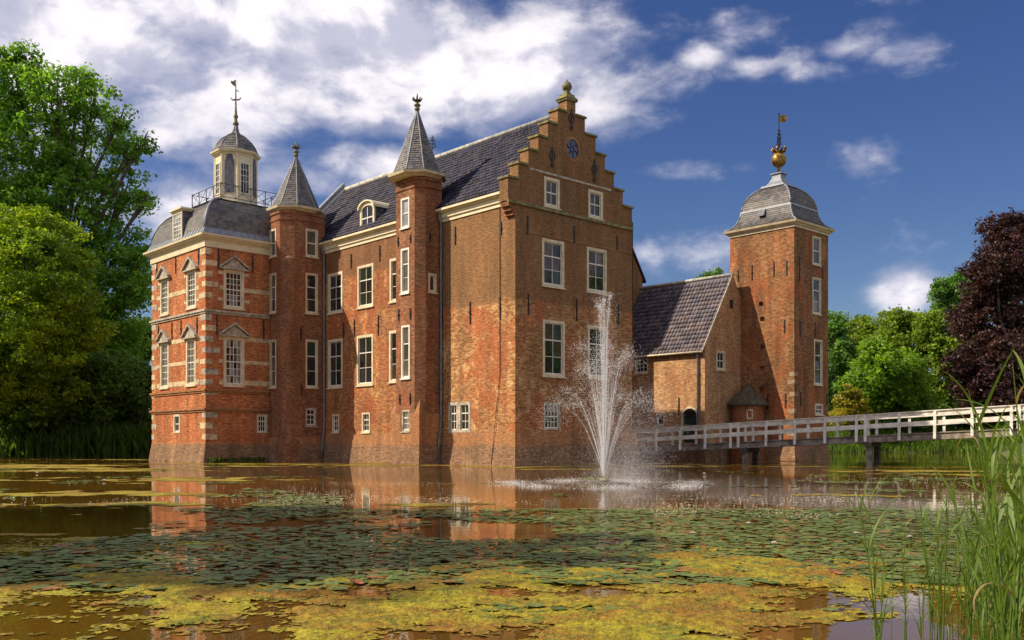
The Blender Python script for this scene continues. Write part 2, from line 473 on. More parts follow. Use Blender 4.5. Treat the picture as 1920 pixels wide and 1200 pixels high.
def plinth(name, parent, pts, z0, z1, o0, o1, mat='plinth', cap=.005):
    o1 = .012
    """Battered foot along an open chain of plan points (castle s,t), viewer side outward."""
    P = [W(*p)[:2] for p in pts]; nrm = []
    for i in range(len(P) - 1):
        d = P[i + 1] - P[i]; d = d / np.linalg.norm(d); n = np.array([d[1], -d[0]])
        mid_ = (P[i] + P[i + 1]) / 2
        nrm.append(n if n @ mid_ < 0 else -n)
    def off(i, o):
        if i == 0: n = nrm[0]
        elif i == len(P) - 1: n = nrm[-1]
        else:
            n = nrm[i - 1] + nrm[i]; n = n / (1 + nrm[i - 1] @ nrm[i])
        return P[i] + n * o
    mb = MB()
    for i in range(len(P) - 1):
        a0, a1 = off(i, o0), off(i + 1, o0); b0, b1 = off(i, o1), off(i + 1, o1); c0, c1 = off(i, -.05), off(i + 1, -.05)
        mb.quad((*a0, z0), (*a1, z0), (*b1, z1), (*b0, z1))
        mb.quad((*b0, z1), (*b1, z1), (*c1, z1 + cap), (*c0, z1 + cap))
    return mb.build(name, mat, parent)


def pantiles(name, parent, O, e1, e2, L1, L2, cw, rl, mat, trim=None, amp=.04):
    """S-shaped tiles laid in rows; each tile is its own little curved sheet."""
    e1 = np.array(e1, float); e2 = np.array(e2, float); n = np.cross(e1, e2); n = n / np.linalg.norm(n)
    if n[2] < 0: n = -n
    nc, nr = int(L1 / cw), int(L2 / rl)
    K = 6; uu = np.linspace(0, 1, K + 1)
    prof = amp * (np.sin(2 * np.pi * uu - .6) * .8 + .25 * np.sin(4 * np.pi * uu))
    ci, ri = np.meshgrid(np.arange(nc), np.arange(nr), indexing='ij'); ci = ci.ravel(); ri = ri.ravel()
    if trim is not None:
        keep = trim((ci + .5) * cw, (ri + .5) * rl); ci, ri = ci[keep], ri[keep]
    T = len(ci)
    j = rng.normal(0, .006, (T, 3))
    xs = (ci[:, None] + uu[None] * 1.02) * cw + j[:, :1]
    lo = ri[:, None] * rl + j[:, 1:2] + 0 * xs; hi = lo + rl * 1.06
    zl = .055 + prof[None] + j[:, 2:3]; zh = .018 + prof[None] + j[:, 2:3]
    def pos(a, b, c): return np.array(O)[None, None] + a[..., None] * e1 + b[..., None] * e2 + c[..., None] * n
    A = pos(xs, lo, zl); B = pos(xs, hi, zh); F = pos(xs, lo, zl - .022)
    v = np.concatenate([F, A, B], 1).reshape(-1, 3)
    S = 3 * (K + 1)
    base = (np.arange(T) * S)[:, None]
    f = []
    for r_ in range(2):
        for k in range(K):
            a = r_ * (K + 1) + k
            f.append(np.stack([base[:, 0] + a, base[:, 0] + a + 1, base[:, 0] + a + K + 2, base[:, 0] + a + K + 1], 1))
    f = np.concatenate(f)
    org = ORG[parent.name]
    o = mesh_obj(name, v - np.array(org), f, mat, parent, False, org)
    o['kind'] = 'stuff'
    return o


def slates(name, parent, strips, mat='slate', cw=.27, ch=.2, lift=.03):
    """strips: list of (left polyline, right polyline) running up the roof; slates are laid in broken courses between them."""
    vs = []; cnt = 0
    for Lp, Rp in strips:
        Lp = np.array(Lp, float); Rp = np.array(Rp, float)
        mid_ = (Lp + Rp) / 2
        seg = np.linalg.norm(np.diff(mid_, axis=0), axis=1); cum = np.r_[0, np.cumsum(seg)]
        n = max(2, int(cum[-1] / ch)); tt = np.linspace(0, cum[-1], n + 1)
        Li = np.stack([np.interp(tt, cum, Lp[:, k]) for k in range(3)], 1); Ri = np.stack([np.interp(tt, cum, Rp[:, k]) for k in range(3)], 1)
        for i in range(n):
            l0, r0, l1, r1 = Li[i], Ri[i], Li[i + 1], Ri[i + 1]
            ex = r0 - l0; wd = np.linalg.norm(ex)
            up = (l1 + r1) / 2 - (l0 + r0) / 2
            if wd < .02:
                continue
            nn = np.cross(ex, up); nn = nn / (np.linalg.norm(nn) + 1e-9)
            if nn @ ((l0 + r0) / 2 - np.array([0, 0, HC])) > 0 and abs(nn[2]) < .05: nn = -nn
            if nn[2] < 0: nn = -nn
            m = max(1, round(wd / cw)); e = np.arange(m + 1) / m
            if i % 2 and m > 1: e = np.r_[0, (np.arange(m) + .5) / m, 1]
            for k in range(len(e) - 1):
                g = .004 / max(wd, .1)
                jit = rng.normal(0, .004); jl = rng.normal(0, .012)
                q0, q1 = e[k] + g, e[k + 1] - g
                dn = -up * (.05 + jl)
                vs += [l0 + (r0 - l0) * q0 + nn * (lift + jit) + dn, l0 + (r0 - l0) * q1 + nn * (lift + jit) + dn,
                       l1 + (r1 - l1) * q1 + nn * .003 + up * .05, l1 + (r1 - l1) * q0 + nn * .003 + up * .05]
                cnt += 1
    org = ORG[parent.name]
    f = np.arange(cnt * 4).reshape(-1, 4)
    o = mesh_obj(name, np.array(vs) - np.array(org), f, mat, parent, False, org)
    o['kind'] = 'stuff'
    return o


def frame_pts(cs, ct, hs, ht, z, n=4, rot=None):
    """corner points of a rectangle (n=4) or ring in castle axes"""
    if n == 4:
        return [W(cs - hs, ct - ht, z), W(cs + hs, ct - ht, z), W(cs + hs, ct + ht, z), W(cs - hs, ct + ht, z)]
    return [W(cs + hs * math.cos(rot + 2 * math.pi * k / n), ct + ht * math.sin(rot + 2 * math.pi * k / n), z) for k in range(n)]


def ring_roof(rname, sname, parent, levels, n=4, rot=0.0, under='lead', hips=True, hip_r=.045, cw=.27, ch=.2, mat='slate'):
    """levels: (cs, ct, hs, ht, z) from the eaves up; makes the roof body, its slates and its lead hips."""
    rings = [frame_pts(*lv[:4], lv[4], n, rot) for lv in levels]
    mb = MB(); k = len(rings[0])
    vs = [p for r_ in rings for p in r_]
    fs = [(i * k + j, i * k + (j + 1) % k, (i + 1) * k + (j + 1) % k, (i + 1) * k + j) for i in range(len(rings) - 1) for j in range(k)]
    fs.append(tuple(range((len(rings) - 1) * k, len(rings) * k)))
    mb.add(vs, fs)
    roof = mb.build(rname, under, parent)
    slates(sname, roof, [([r_[j] for r_ in rings], [r_[(j + 1) % k] for r_ in rings]) for j in range(k)], mat, cw, ch)
    if hips:
        for j in range(k):
            h = MB().tube([r_[j] + np.array([0, 0, .02]) for r_ in rings], hip_r, 6)
            h.build('lead_hip', 'lead', roof, smooth=True)
    return roof


def np_noise(x, y, seed=0):
    """smooth 2-D value noise, -1..1"""
    r_ = np.random.default_rng(seed); T = r_.uniform(-1, 1, (256, 256))
    xi = np.floor(x).astype(int); yi = np.floor(y).astype(int); fx = x - xi; fy = y - yi
    fx = fx * fx * (3 - 2 * fx); fy = fy * fy * (3 - 2 * fy)
    g = lambda a, b: T[a % 256, b % 256]
    return (g(xi, yi) * (1 - fx) + g(xi + 1, yi) * fx) * (1 - fy) + (g(xi, yi + 1) * (1 - fx) + g(xi + 1, yi + 1) * fx) * fy


def fbm(x, y, seed=0, oct_=5):
    s = 0; a = .5
    for i in range(oct_):
        s = s + a * np_noise(x * 2 ** i + 17.3 * i, y * 2 ** i + 5.1 * i, seed + i); a *= .5
    return s


# ================================================================== SETTING: ground and water
def land_height(X, Y):
    left = -29 - .24 * (Y - 20)
    far = np.where(X < -22, 71 + .03 * (X + 22), np.where(X < 24, 104.0, 98 + .12 * (X - 24)))
    t = np.clip((X + 26) / 8, 0, 1); far = np.where((X > -26) & (X < -18), 71 * (1 - t) + 104 * t, far)
    d = np.maximum.reduce([left - X, Y - far, 1.6 - Y, np.where(Y < 9.5, X - 4.6 - .25 * np.maximum(Y - 4, 0), -9), np.where((Y < 52) & (Y > 6), X - 29.5, -9), X - 46])
    d = d + .5 * fbm(X * .3, Y * .3, 40)
    rise = np.where((X > 18) & (Y > 80), np.clip((d - .8) * .16, 0, 1.7), 0)
    return np.clip(d * .38, -1.0, .55) + np.clip((d - 1.5) * .05, 0, 1.2) + rise, d


xs = np.r_[-2500, -1200, -600, -300, -160, np.arange(-100, 110.1, 1.6), 160, 300, 600, 1200, 2500]
ys = np.r_[-800, -300, -100, -40, np.arange(-10, 160.1, 1.6), 220, 400, 800, 1600, 4000]
GX, GY = np.meshgrid(xs, ys, indexing='ij')
GZ, _ = land_height(GX, GY)
gv = np.stack([GX.ravel(), GY.ravel(), GZ.ravel()], 1)
ni, nj = len(xs), len(ys)
ii, jj = np.meshgrid(np.arange(ni - 1), np.arange(nj - 1), indexing='ij'); b0 = (ii * nj + jj).ravel()
MAT['ground'] = simple('meadow_ground', (.075, .10, .022), .95, .3, .8, bump=.5, col2=(.05, .055, .02))
g_ = mesh_obj('ground', gv, np.stack([b0, b0 + nj, b0 + nj + 1, b0 + 1], 1), 'ground', smooth=True)
tag(g_, None, None, kind='structure')

m, nt, out = new_mat('pond_water')
g = nd(nt, 'ShaderNodeNewGeometry')
pv = nd(nt, 'ShaderNodeVectorMath', {0: g.outputs['Position'], 1: (1.0, .55, 1)}, operation='MULTIPLY').outputs[0]
h1 = noise(nt, pv, 2.2, 3, .5); h2 = noise(nt, pv, 9.0, 3, .5)
near = sstep(nt, nd(nt, 'ShaderNodeVectorMath', {0: g.outputs['Position'], 1: (2.73, 28.1, 0)}, operation='DISTANCE').outputs['Value'], 9.0, 2.0)
hh = M(nt, 'ADD', h1, M(nt, 'MULTIPLY', h2, M(nt, 'MULTIPLY_ADD', near, .9, .22)))
bp = nd(nt, 'ShaderNodeBump', {'Height': hh, 'Strength': .03, 'Distance': .12})
murk = mixc(nt, sstep(nt, noise(nt, g.outputs['Position'], .09, 4), .4, .62), (.085, .043, .006), (.16, .080, .011))
b = nd(nt, 'ShaderNodeBsdfPrincipled', {'Base Color': murk, 'Roughness': .018, 'IOR': 1.36, 'Normal': bp.outputs[0], 'Specular IOR Level': .62})
nt.links.new(b.outputs[0], out.inputs[0])
wt_ = MB().quad((-70, 0, 0), (60, 0, 0), (60, 130, 0), (-70, 130, 0)).build('water', m)
tag(wt_, None, None, kind='structure')

# ================================================================== MAIN HOUSE
FAC = Wall(W(0, 0), W(20.2, 0))
GAB = Wall(W(0, 0), W(0, 9.02))
house = thing('main_house', 'long brick castle house with crow stepped gable and dark pantile roof', 'house', W(11, 4.5, 0))
ZE = 13.05                                  # top of the brick under the eaves cornice

# long front
for a_ in [(615, 642.5, 511.5, 587), (670.5, 700.4, 496.5, 576), (731, 757, 483, 565), (615, 642.5, 636, 727), (669.4, 700, 628, 722.5), (730, 757, 619, 716)]:
    window(FAC, house, *a_, cols=2, rows=3, fw=.15, case='casing')
window(FAC, house, 623.4, 636, 776.6, 810.8, cols=2, rows=3, fw=.1)
window(FAC, house, 679, 694, 773.6, 810.8, cols=2, rows=3, fw=.1)
wa = FAC.rect(841, 882.5, 753.5, 811); wm = (wa[0] + wa[1]) / 2
window(FAC, house, 0, 0, 0, 0, 2, 3, fw=.17, case='greystone', rect=(wa[0], wm + .07, wa[2], wa[3]), sill=False)
window(FAC, house, 0, 0, 0, 0, 2, 3, fw=.17, case='greystone', rect=(wm + .075, wa[1], wa[2], wa[3]), sill=False)
FAC.build('wall', 'brick_main', house, -.6, ZE + .5, 0.0, 7.0)
FAC.build('wall', 'brick_front', house, -.6, ZE + .5, 7.0, FAC.L)
for a_ in [(659, 476, 503), (712.5, 461, 490), (664.8, 599, 631.7), (709.6, 592, 628), (645, 605, 634), (854, 425, 459), (882, 566, 607), (938, 557, 599), (829.6, 574, 612), (940, 416, 440)]:
    anchor(FAC, house, *a_)
# thin iron tube added to stand for the dark seam near the front's corner
a1 = FAC.a(938); a2 = FAC.a(928)
MB().tube([FAC.P(a1, 13.0, .03), FAC.P(a1, 4.6, .03), FAC.P(a2 * .9 + a1 * .1, 1.9, .06), FAC.P(a2, .05, .26)], .016, 5).build('seam_line', 'iron', house)

# stepped gable: levels of the steps, measured on the gable wall
tl = [GAB.a(900 + c / 3) for c in (157, 215, 272, 328, 382, 437, 489)]
zl = [GAB.z(900 + c / 3, 130 + y_ / 3) for c, y_ in ((157, 612), (215, 532), (272, 457), (328, 382), (382, 306), (437, 236), (489, 178))]
tr = [GAB.a(900 + c / 3) for c in (855, 803, 753, 703, 650, 590, 537)]
zr = [GAB.z(900 + c / 3, 130 + y_ / 3) for c, y_ in ((855, 780), (803, 685), (753, 585), (703, 485), (650, 378), (590, 271), (537, 178))]
zs_ = [(a_ + b_) / 2 for a_, b_ in zip(zl, zr)]
ZS = GAB.z(1068, 401)                       # string course under the steps


def step_span(z):
    if z < ZS - .02: return 0.0, 9.02
    for k in range(7):
        if z < zs_[k]: return tl[k], tr[k]
    return 9, -9


for a_ in [(1020, 1049, 334, 389, 2, 2), (1102.7, 1130, 357.5, 409.5, 2, 2), (1016, 1057.5, 450, 538, 2, 3), (1100, 1137, 466, 549, 2, 3), (1017.4, 1058.5, 601, 706, 2, 3), (1101.7, 1138, 611, 709, 2, 3)]:
    window(GAB, house, *a_[:4], cols=a_[4], rows=a_[5], fw=.15, case='casing')
window(GAB, house, 1019, 1050, 755, 806, 4, 4, fw=.1, case='greystone', sill=False)
gcz = [ZS - .02, *zs_]
GAB.build('gable_wall', 'brick_main', house, -.6, zs_[-1], a0=tl[0], a1=tr[0], inside=lambda a_, z_: step_span(z_)[0] < a_ < step_span(z_)[1], acuts=[0.0, 9.02, *tl, *tr], zcuts=gcz)
mb = MB(); TH = .62
zz0 = ZS - .02
for k in range(7):
    for tt, sg in ((tl[k], 0), (tr[k], 1)):
        mb.quad(W(0, tt, zz0), W(TH, tt, zz0), W(TH, tt, zs_[k]), W(0, tt, zs_[k]))
    mb.quad(W(TH, tl[k], zz0), W(TH, tr[k], zz0), W(TH, tr[k], zs_[k]), W(TH, tl[k], zs_[k]))
    zz0 = zs_[k]
mb.quad(W(0, tl[0], ZS - .02), W(TH, tl[0], ZS - .02), W(TH, 0, ZS - .02), W(0, 0, ZS - .02))
mb.quad(W(0, 9.02, ZS - .02), W(TH, 9.02, ZS - .02), W(TH, tr[0], ZS - .02), W(0, tr[0], ZS - .02))
mb.build('gable_parapet', 'brick_main', house)
for k in range(7):
    nl, nr_ = (tl[k + 1], tr[k + 1]) if k < 6 else (None, None)
    spans = [(tl[k] - .07, nl - .003), (nr_ + .003, tr[k] + .07)] if k < 6 else [(tl[k] - .08, tr[k] + .08)]
    for p, q in spans:
        m_ = MB(); cbox(m_, -.08, TH + .08, p, q, zs_[k] + .001, zs_[k] + .11); m_.build('coping_stone', 'mossy', house)
# pinnacle cap and ball
pc = (tl[6] + tr[6]) / 2; zt = zs_[6] + .11
m_ = MB()
for (h0, h1, q0, q1) in ((.46, .30, 0, .20), (.30, .30, .2, .27), (.22, .14, .27, .42)):
    m_.hexa(frame_pts(TH / 2, pc, h0 * .9, h0, zt + q0), frame_pts(TH / 2, pc, h1 * .9, h1, zt + q1))
pcap = m_.build('pinnacle_cap', 'mossy', house)
c_ = W(TH / 2, pc)
m_ = MB().lathe(c_, [(.12, zt + .42), (.16, zt + .48)] + [(.27 * math.sin(x), zt + .72 - .27 * math.cos(x)) for x in np.linspace(.5, 2.9, 11)] + [(.05, zt + 1.0), (.06, zt + 1.05), (.01, zt + 1.1)], 18)
m_.build('stone_ball', 'copper', pcap, smooth=True)
# strings on the gable
m_ = MB(); GAB.box(m_, tl[0] - .03, tr[0] + .03, ZS - .14, ZS + .02, -.02, .09); m_.build('string_course', 'mossy', house)
z_ = GAB.z(1068, 338)
m_ = MB(); GAB.box(m_, GAB.a(993), GAB.a(1145), zs_[1] - .16, zs_[1] - .05, -.02, .03); m_.build('stone_band', 'greystone', house)
m_ = MB(); GAB.box(m_, .02, 9.0, GAB.z(1000, 437) - .03, GAB.z(1000, 437) + .03, -.02, .02); m_.build('stone_band', 'plinth', house)
# corbel under the overhanging shoulder
m_ = MB()
for k, (d_, h_) in enumerate(((.42, .0), (.28, .22), (.14, .42))):
    cbox(m_, .002 + k * .002, TH - k * .003, tl[0] + .49 - d_ - .02, -.001, ZS - .03 - h_ - .24, ZS - .03 - h_)
m_.build('corbel', 'brick_turret', house)
# round window with petal tracery and the iron ornaments
oa, oz = GAB.a(1072), GAB.z(1072, 280)
ring_ = lambda ra, rz, off, n=28: [GAB.P(oa + ra * math.cos(2 * math.pi * k / n), oz + rz * math.sin(2 * math.pi * k / n), off) for k in range(n)]
A_, B_, D_, E_ = ring_(.62, .66, .02), ring_(.47, .51, .07), ring_(.47, .51, .012), ring_(.62, .66, .002)
n_ = 28
m_ = MB().add(A_ + B_ + D_ + E_, [(k, (k + 1) % n_, n_ + (k + 1) % n_, n_ + k) for k in range(n_)] + [(n_ + k, n_ + (k + 1) % n_, 2 * n_ + (k + 1) % n_, 2 * n_ + k) for k in range(n_)] + [(3 * n_ + k, 3 * n_ + (k + 1) % n_, (k + 1) % n_, k) for k in range(n_)])
rose = m_.build('round_window', 'plinth', house)
MB().poly(ring_(.46, .50, .014)).build('pane', 'blueglass', rose)
m_ = MB()
for k in range(6):
    w_ = 2 * math.pi * (k + .5) / 6
    m_.tube([GAB.P(oa + r_ * .46 * math.cos(w_ + .35 * math.sin(r_ * 3)), oz + r_ * .50 * math.sin(w_ + .35 * math.sin(r_ * 3)), .03) for r_ in (.28, .5, .75, 1.0)], .022, 5)
m_.tube([GAB.P(oa + .14 * math.cos(x), oz + .15 * math.sin(x), .03) for x in np.linspace(0, 2 * math.pi, 13)], .022, 5)
m_.build('tracery', 'iron', rose)
for (px, y0, y1) in ((1071, 205, 245), (1035, 275, 315), (1114, 300, 342)):
    a_ = GAB.a(px); p, q = GAB.z(px, y1), GAB.z(px, y0); h_ = q - p
    m_ = MB(); GAB.box(m_, a_ - .03, a_ + .03, p, q, .01, .06)
    for sg in (-1, 1):
        m_.tube([GAB.P(a_ + sg * .2 * math.sin(x), p + h_ * .30 + h_ * .55 * x / math.pi, .035) for x in np.linspace(0, math.pi, 8)], .025, 5)
        m_.tube([GAB.P(a_ + sg * .12 * math.sin(x), p + h_ * .02 + h_ * .22 * x / math.pi, .035) for x in np.linspace(0, math.pi, 6)], .022, 5)
    m_.build('iron_ornament', 'iron', house)
for a_ in [(989, 405, 439), (1076.5, 423, 456), (1157, 442, 470), (990.6, 551, 591), (1081, 561, 602), (1159, 570, 609)]:
    anchor(GAB, house, *a_)

# eaves cornice in two runs
for p, q in ((TH + .02, 5.86), (8.42, 17.66)):
    m_ = MB()
    for (z0, z1, o) in ((ZE, ZE + .20, .06), (ZE + .20, ZE + .46, .14), (ZE + .46, ZE + .54, .26), (ZE + .54, ZE + .66, .40)):
        FAC.box(m_, p, q, z0, z1 - .001, -.05, o)
    co = m_.build('eaves_cornice', 'cream', house)
    m_ = MB()
    a_ = p + .1
    while a_ < q - .1:
        FAC.box(m_, a_, a_ + .09, ZE + .465, ZE + .535, .15, .24); a_ += .24
    m_.build('dentils', 'cream', co)
# roof
RT, RZ, EZ, EO = 4.42, 18.75, ZE + .68, -.36
m_ = MB()
S0, S1 = TH - .05, 22.15
m_.quad(W(S0, EO, EZ), W(S1, EO, EZ), W(S1, RT, RZ), W(S0, RT, RZ))
m_.quad(W(S0, 2 * RT - EO, EZ), W(S1, 2 * RT - EO, EZ), W(S1, RT, RZ), W(S0, RT, RZ))
roof = m_.build('roof', 'pantile', house)
e2 = W(0, RT, RZ) - W(0, EO, EZ); L2 = np.linalg.norm(e2); e2 = e2 / L2
e1 = np.array([*U, 0])
pantiles('pantiles', roof, W(S0, EO, EZ), e1, e2, S1 - S0, L2, .27, .34, 'pantile')
MB().tube([W(S0, RT, RZ + .04), W(S1, RT, RZ + .04)], .15, 8).build('ridge', 'mortar', roof, smooth=True)
# far verge: raised coping on the end gable
m_ = MB()
for p, q in ((EO, RT),):
    b_ = [W(S1, p, EZ - .3), W(S1 + .5, p, EZ - .3), W(S1 + .5, q, RZ - .3), W(S1, q, RZ - .3)]
    m_.hexa(b_, [x + np.array([0, 0, .85]) for x in b_])
m_.build('verge_coping', 'lead', house)
m_ = MB(); m_.tube([W(S1 - .06, EO, EZ + .1), W(S1 - .06, RT, RZ + .1)], .1, 6); m_.build('verge_mortar', 'mortar', roof)
m_ = MB()
m_.poly([W(22.1, 0, 0), W(22.1, 2 * RT, 0), W(22.1, 2 * RT, EZ - .1), W(22.1, RT, RZ - .1), W(22.1, 0, EZ - .1)])
m_.quad(W(0, 9.02, -.6), W(22.1, 9.02, -.6), W(22.1, 9.02, EZ - .2), W(0, 9.02, EZ - .2))
m_.build('rear_wall', 'brick_main', house)
# iron ridge finial behind the front turret
p = W(12.3, RT, RZ)
m_ = MB().tube([p, p + [0, 0, 1.5]], .035, 6).lathe(p, [(.12, RZ + .1), (.16, RZ + .3), (.06, RZ + .45)], 10)
for k, (h_, r_) in enumerate(((.7, .25), (.95, .2), (1.15, .14))):
    for sg in (-1, 1):
        m_.tube([p + [sg * r_ * math.sin(x) * .9, 0, h_ + .1 * x] for x in np.linspace(0, 2.6, 6)], .03, 5)
m_.build('ridge_finial', 'iron', house)
# dormer with a segmental top
DR = Wall(W(0, .12), W(20, .12))
da0, da1 = sorted((DR.a(677), DR.a(703))); dzb, dzt = DR.z(690, 431), DR.z(690, 388); dm = (da0 + da1) / 2; dw = (da1 - da0) / 2
arc = lambda r_, z_, h_: [(dm + r_ * math.cos(x), z_ + h_ * math.sin(x)) for x in np.linspace(0, math.pi, 11)]
m_ = MB()
out_ = [(da1, dzb), *arc(dw, dzt - .1, .38), (da0, dzb)]
m_.prism([DR.P(a_, z_, 0) for a_, z_ in out_], [*(-DR.n * 2.0), 0])
dorm = m_.build('dormer', 'louvre', house)
m_ = MB()
w2 = dw - .14
for p, q in ((da0 - .02, da0 + .13), (da1 - .13, da1 + .02)): DR.box(m_, p, q, dzb - .05, dzt - .1, -.03, .07)
DR.box(m_, da0 + .13, da1 - .13, dzb - .05, dzb + .08, -.03, .08)
ou, iu = arc(dw + .02, dzt - .1, .40), arc(w2, dzt - .2, .28)
for k in range(10):
    p = [DR.P(*ou[k], .07), DR.P(*ou[k + 1], .07), DR.P(*iu[k + 1], .07), DR.P(*iu[k], .07)]
    m_.prism(p, [*(-DR.n * .09), 0])
m_.build('dormer_front', 'cream', dorm)
m_ = MB()
ou, iu = arc(dw + .13, dzt - .1, .50), arc(dw + .02, dzt - .1, .405)
for k in range(10):
    p = [DR.P(*ou[k], .2), DR.P(*ou[k + 1], .2), DR.P(*iu[k + 1], .2), DR.P(*iu[k], .2)]
    m_.prism(p, [*(-DR.n * 1.6), 0])
m_.build('dormer_roof', 'cream', dorm)
dg0, dg1, dz0, dz1 = da0 + .13, da1 - .13, dzb + .08, dzt - .02
m_ = MB()
DR.box(m_, dg0, dg1, (dz0 + dz1) / 2 - .035, (dz0 + dz1) / 2 + .035, .006, .045); DR.box(m_, dm - .025, dm + .025, dz0, dz1, .006, .04)
for p, q in ((dg0, dg0 + .05), (dg1 - .05, dg1)): DR.box(m_, p, q, dz0, dz1, .006, .04)
m_.build('sash', 'white', dorm)
for i in range(2):
    for j in range(2):
        p0, p1 = (dg0, dm) if i == 0 else (dm, dg1); q0, q1 = (dz0, (dz0 + dz1) / 2) if j == 0 else ((dz0 + dz1) / 2, dz1)
        MB().quad(DR.P(p0, q0, .012), DR.P(p1, q0, .012), DR.P(p1, q1, .014), DR.P(p0, q1, .014)).build('pane', 'glass', dorm)
# foot of the house
plinth('plinth', house, [(0, 9.3), (0, 0), (5.6, 0)], -.6, 1.75, .34, .03)
plinth('plinth', house, [(8.6, 0), (17.6, 0)], -.6, 1.75, .3, .03)


def downpipe(parent, pts, r=.055):
    o = MB().tube(pts, r, 8).build('drainpipe', 'pipe', parent, smooth=True)
    for a_, b_ in zip(pts[:-1], pts[1:]):
        L_ = np.linalg.norm(np.array(b_) - a_)
        for k in range(int(L_ / 2.2)):
            p = np.array(a_) + (np.array(b_) - a_) * ((k + .5) * 2.2 / L_)
            MB().lathe(p, [(r + .02, p[2] - .03), (r + .02, p[2] + .03)], 8).build('pipe_clip', 'pipe', o)


downpipe(house, [FAC.P(5.72, ZE + .5, .3), FAC.P(5.72, ZE - .1, .12), FAC.P(5.72, 2.2, .12), FAC.P(5.70, 1.4, .25), FAC.P(5.70, .3, .38)])
downpipe(house, [FAC.P(17.5, ZE + .5, .3), FAC.P(17.5, ZE - .1, .12), FAC.P(17.5, 2.2, .12), FAC.P(17.42, 1.4, .25), FAC.P(17.42, .3, .36)])


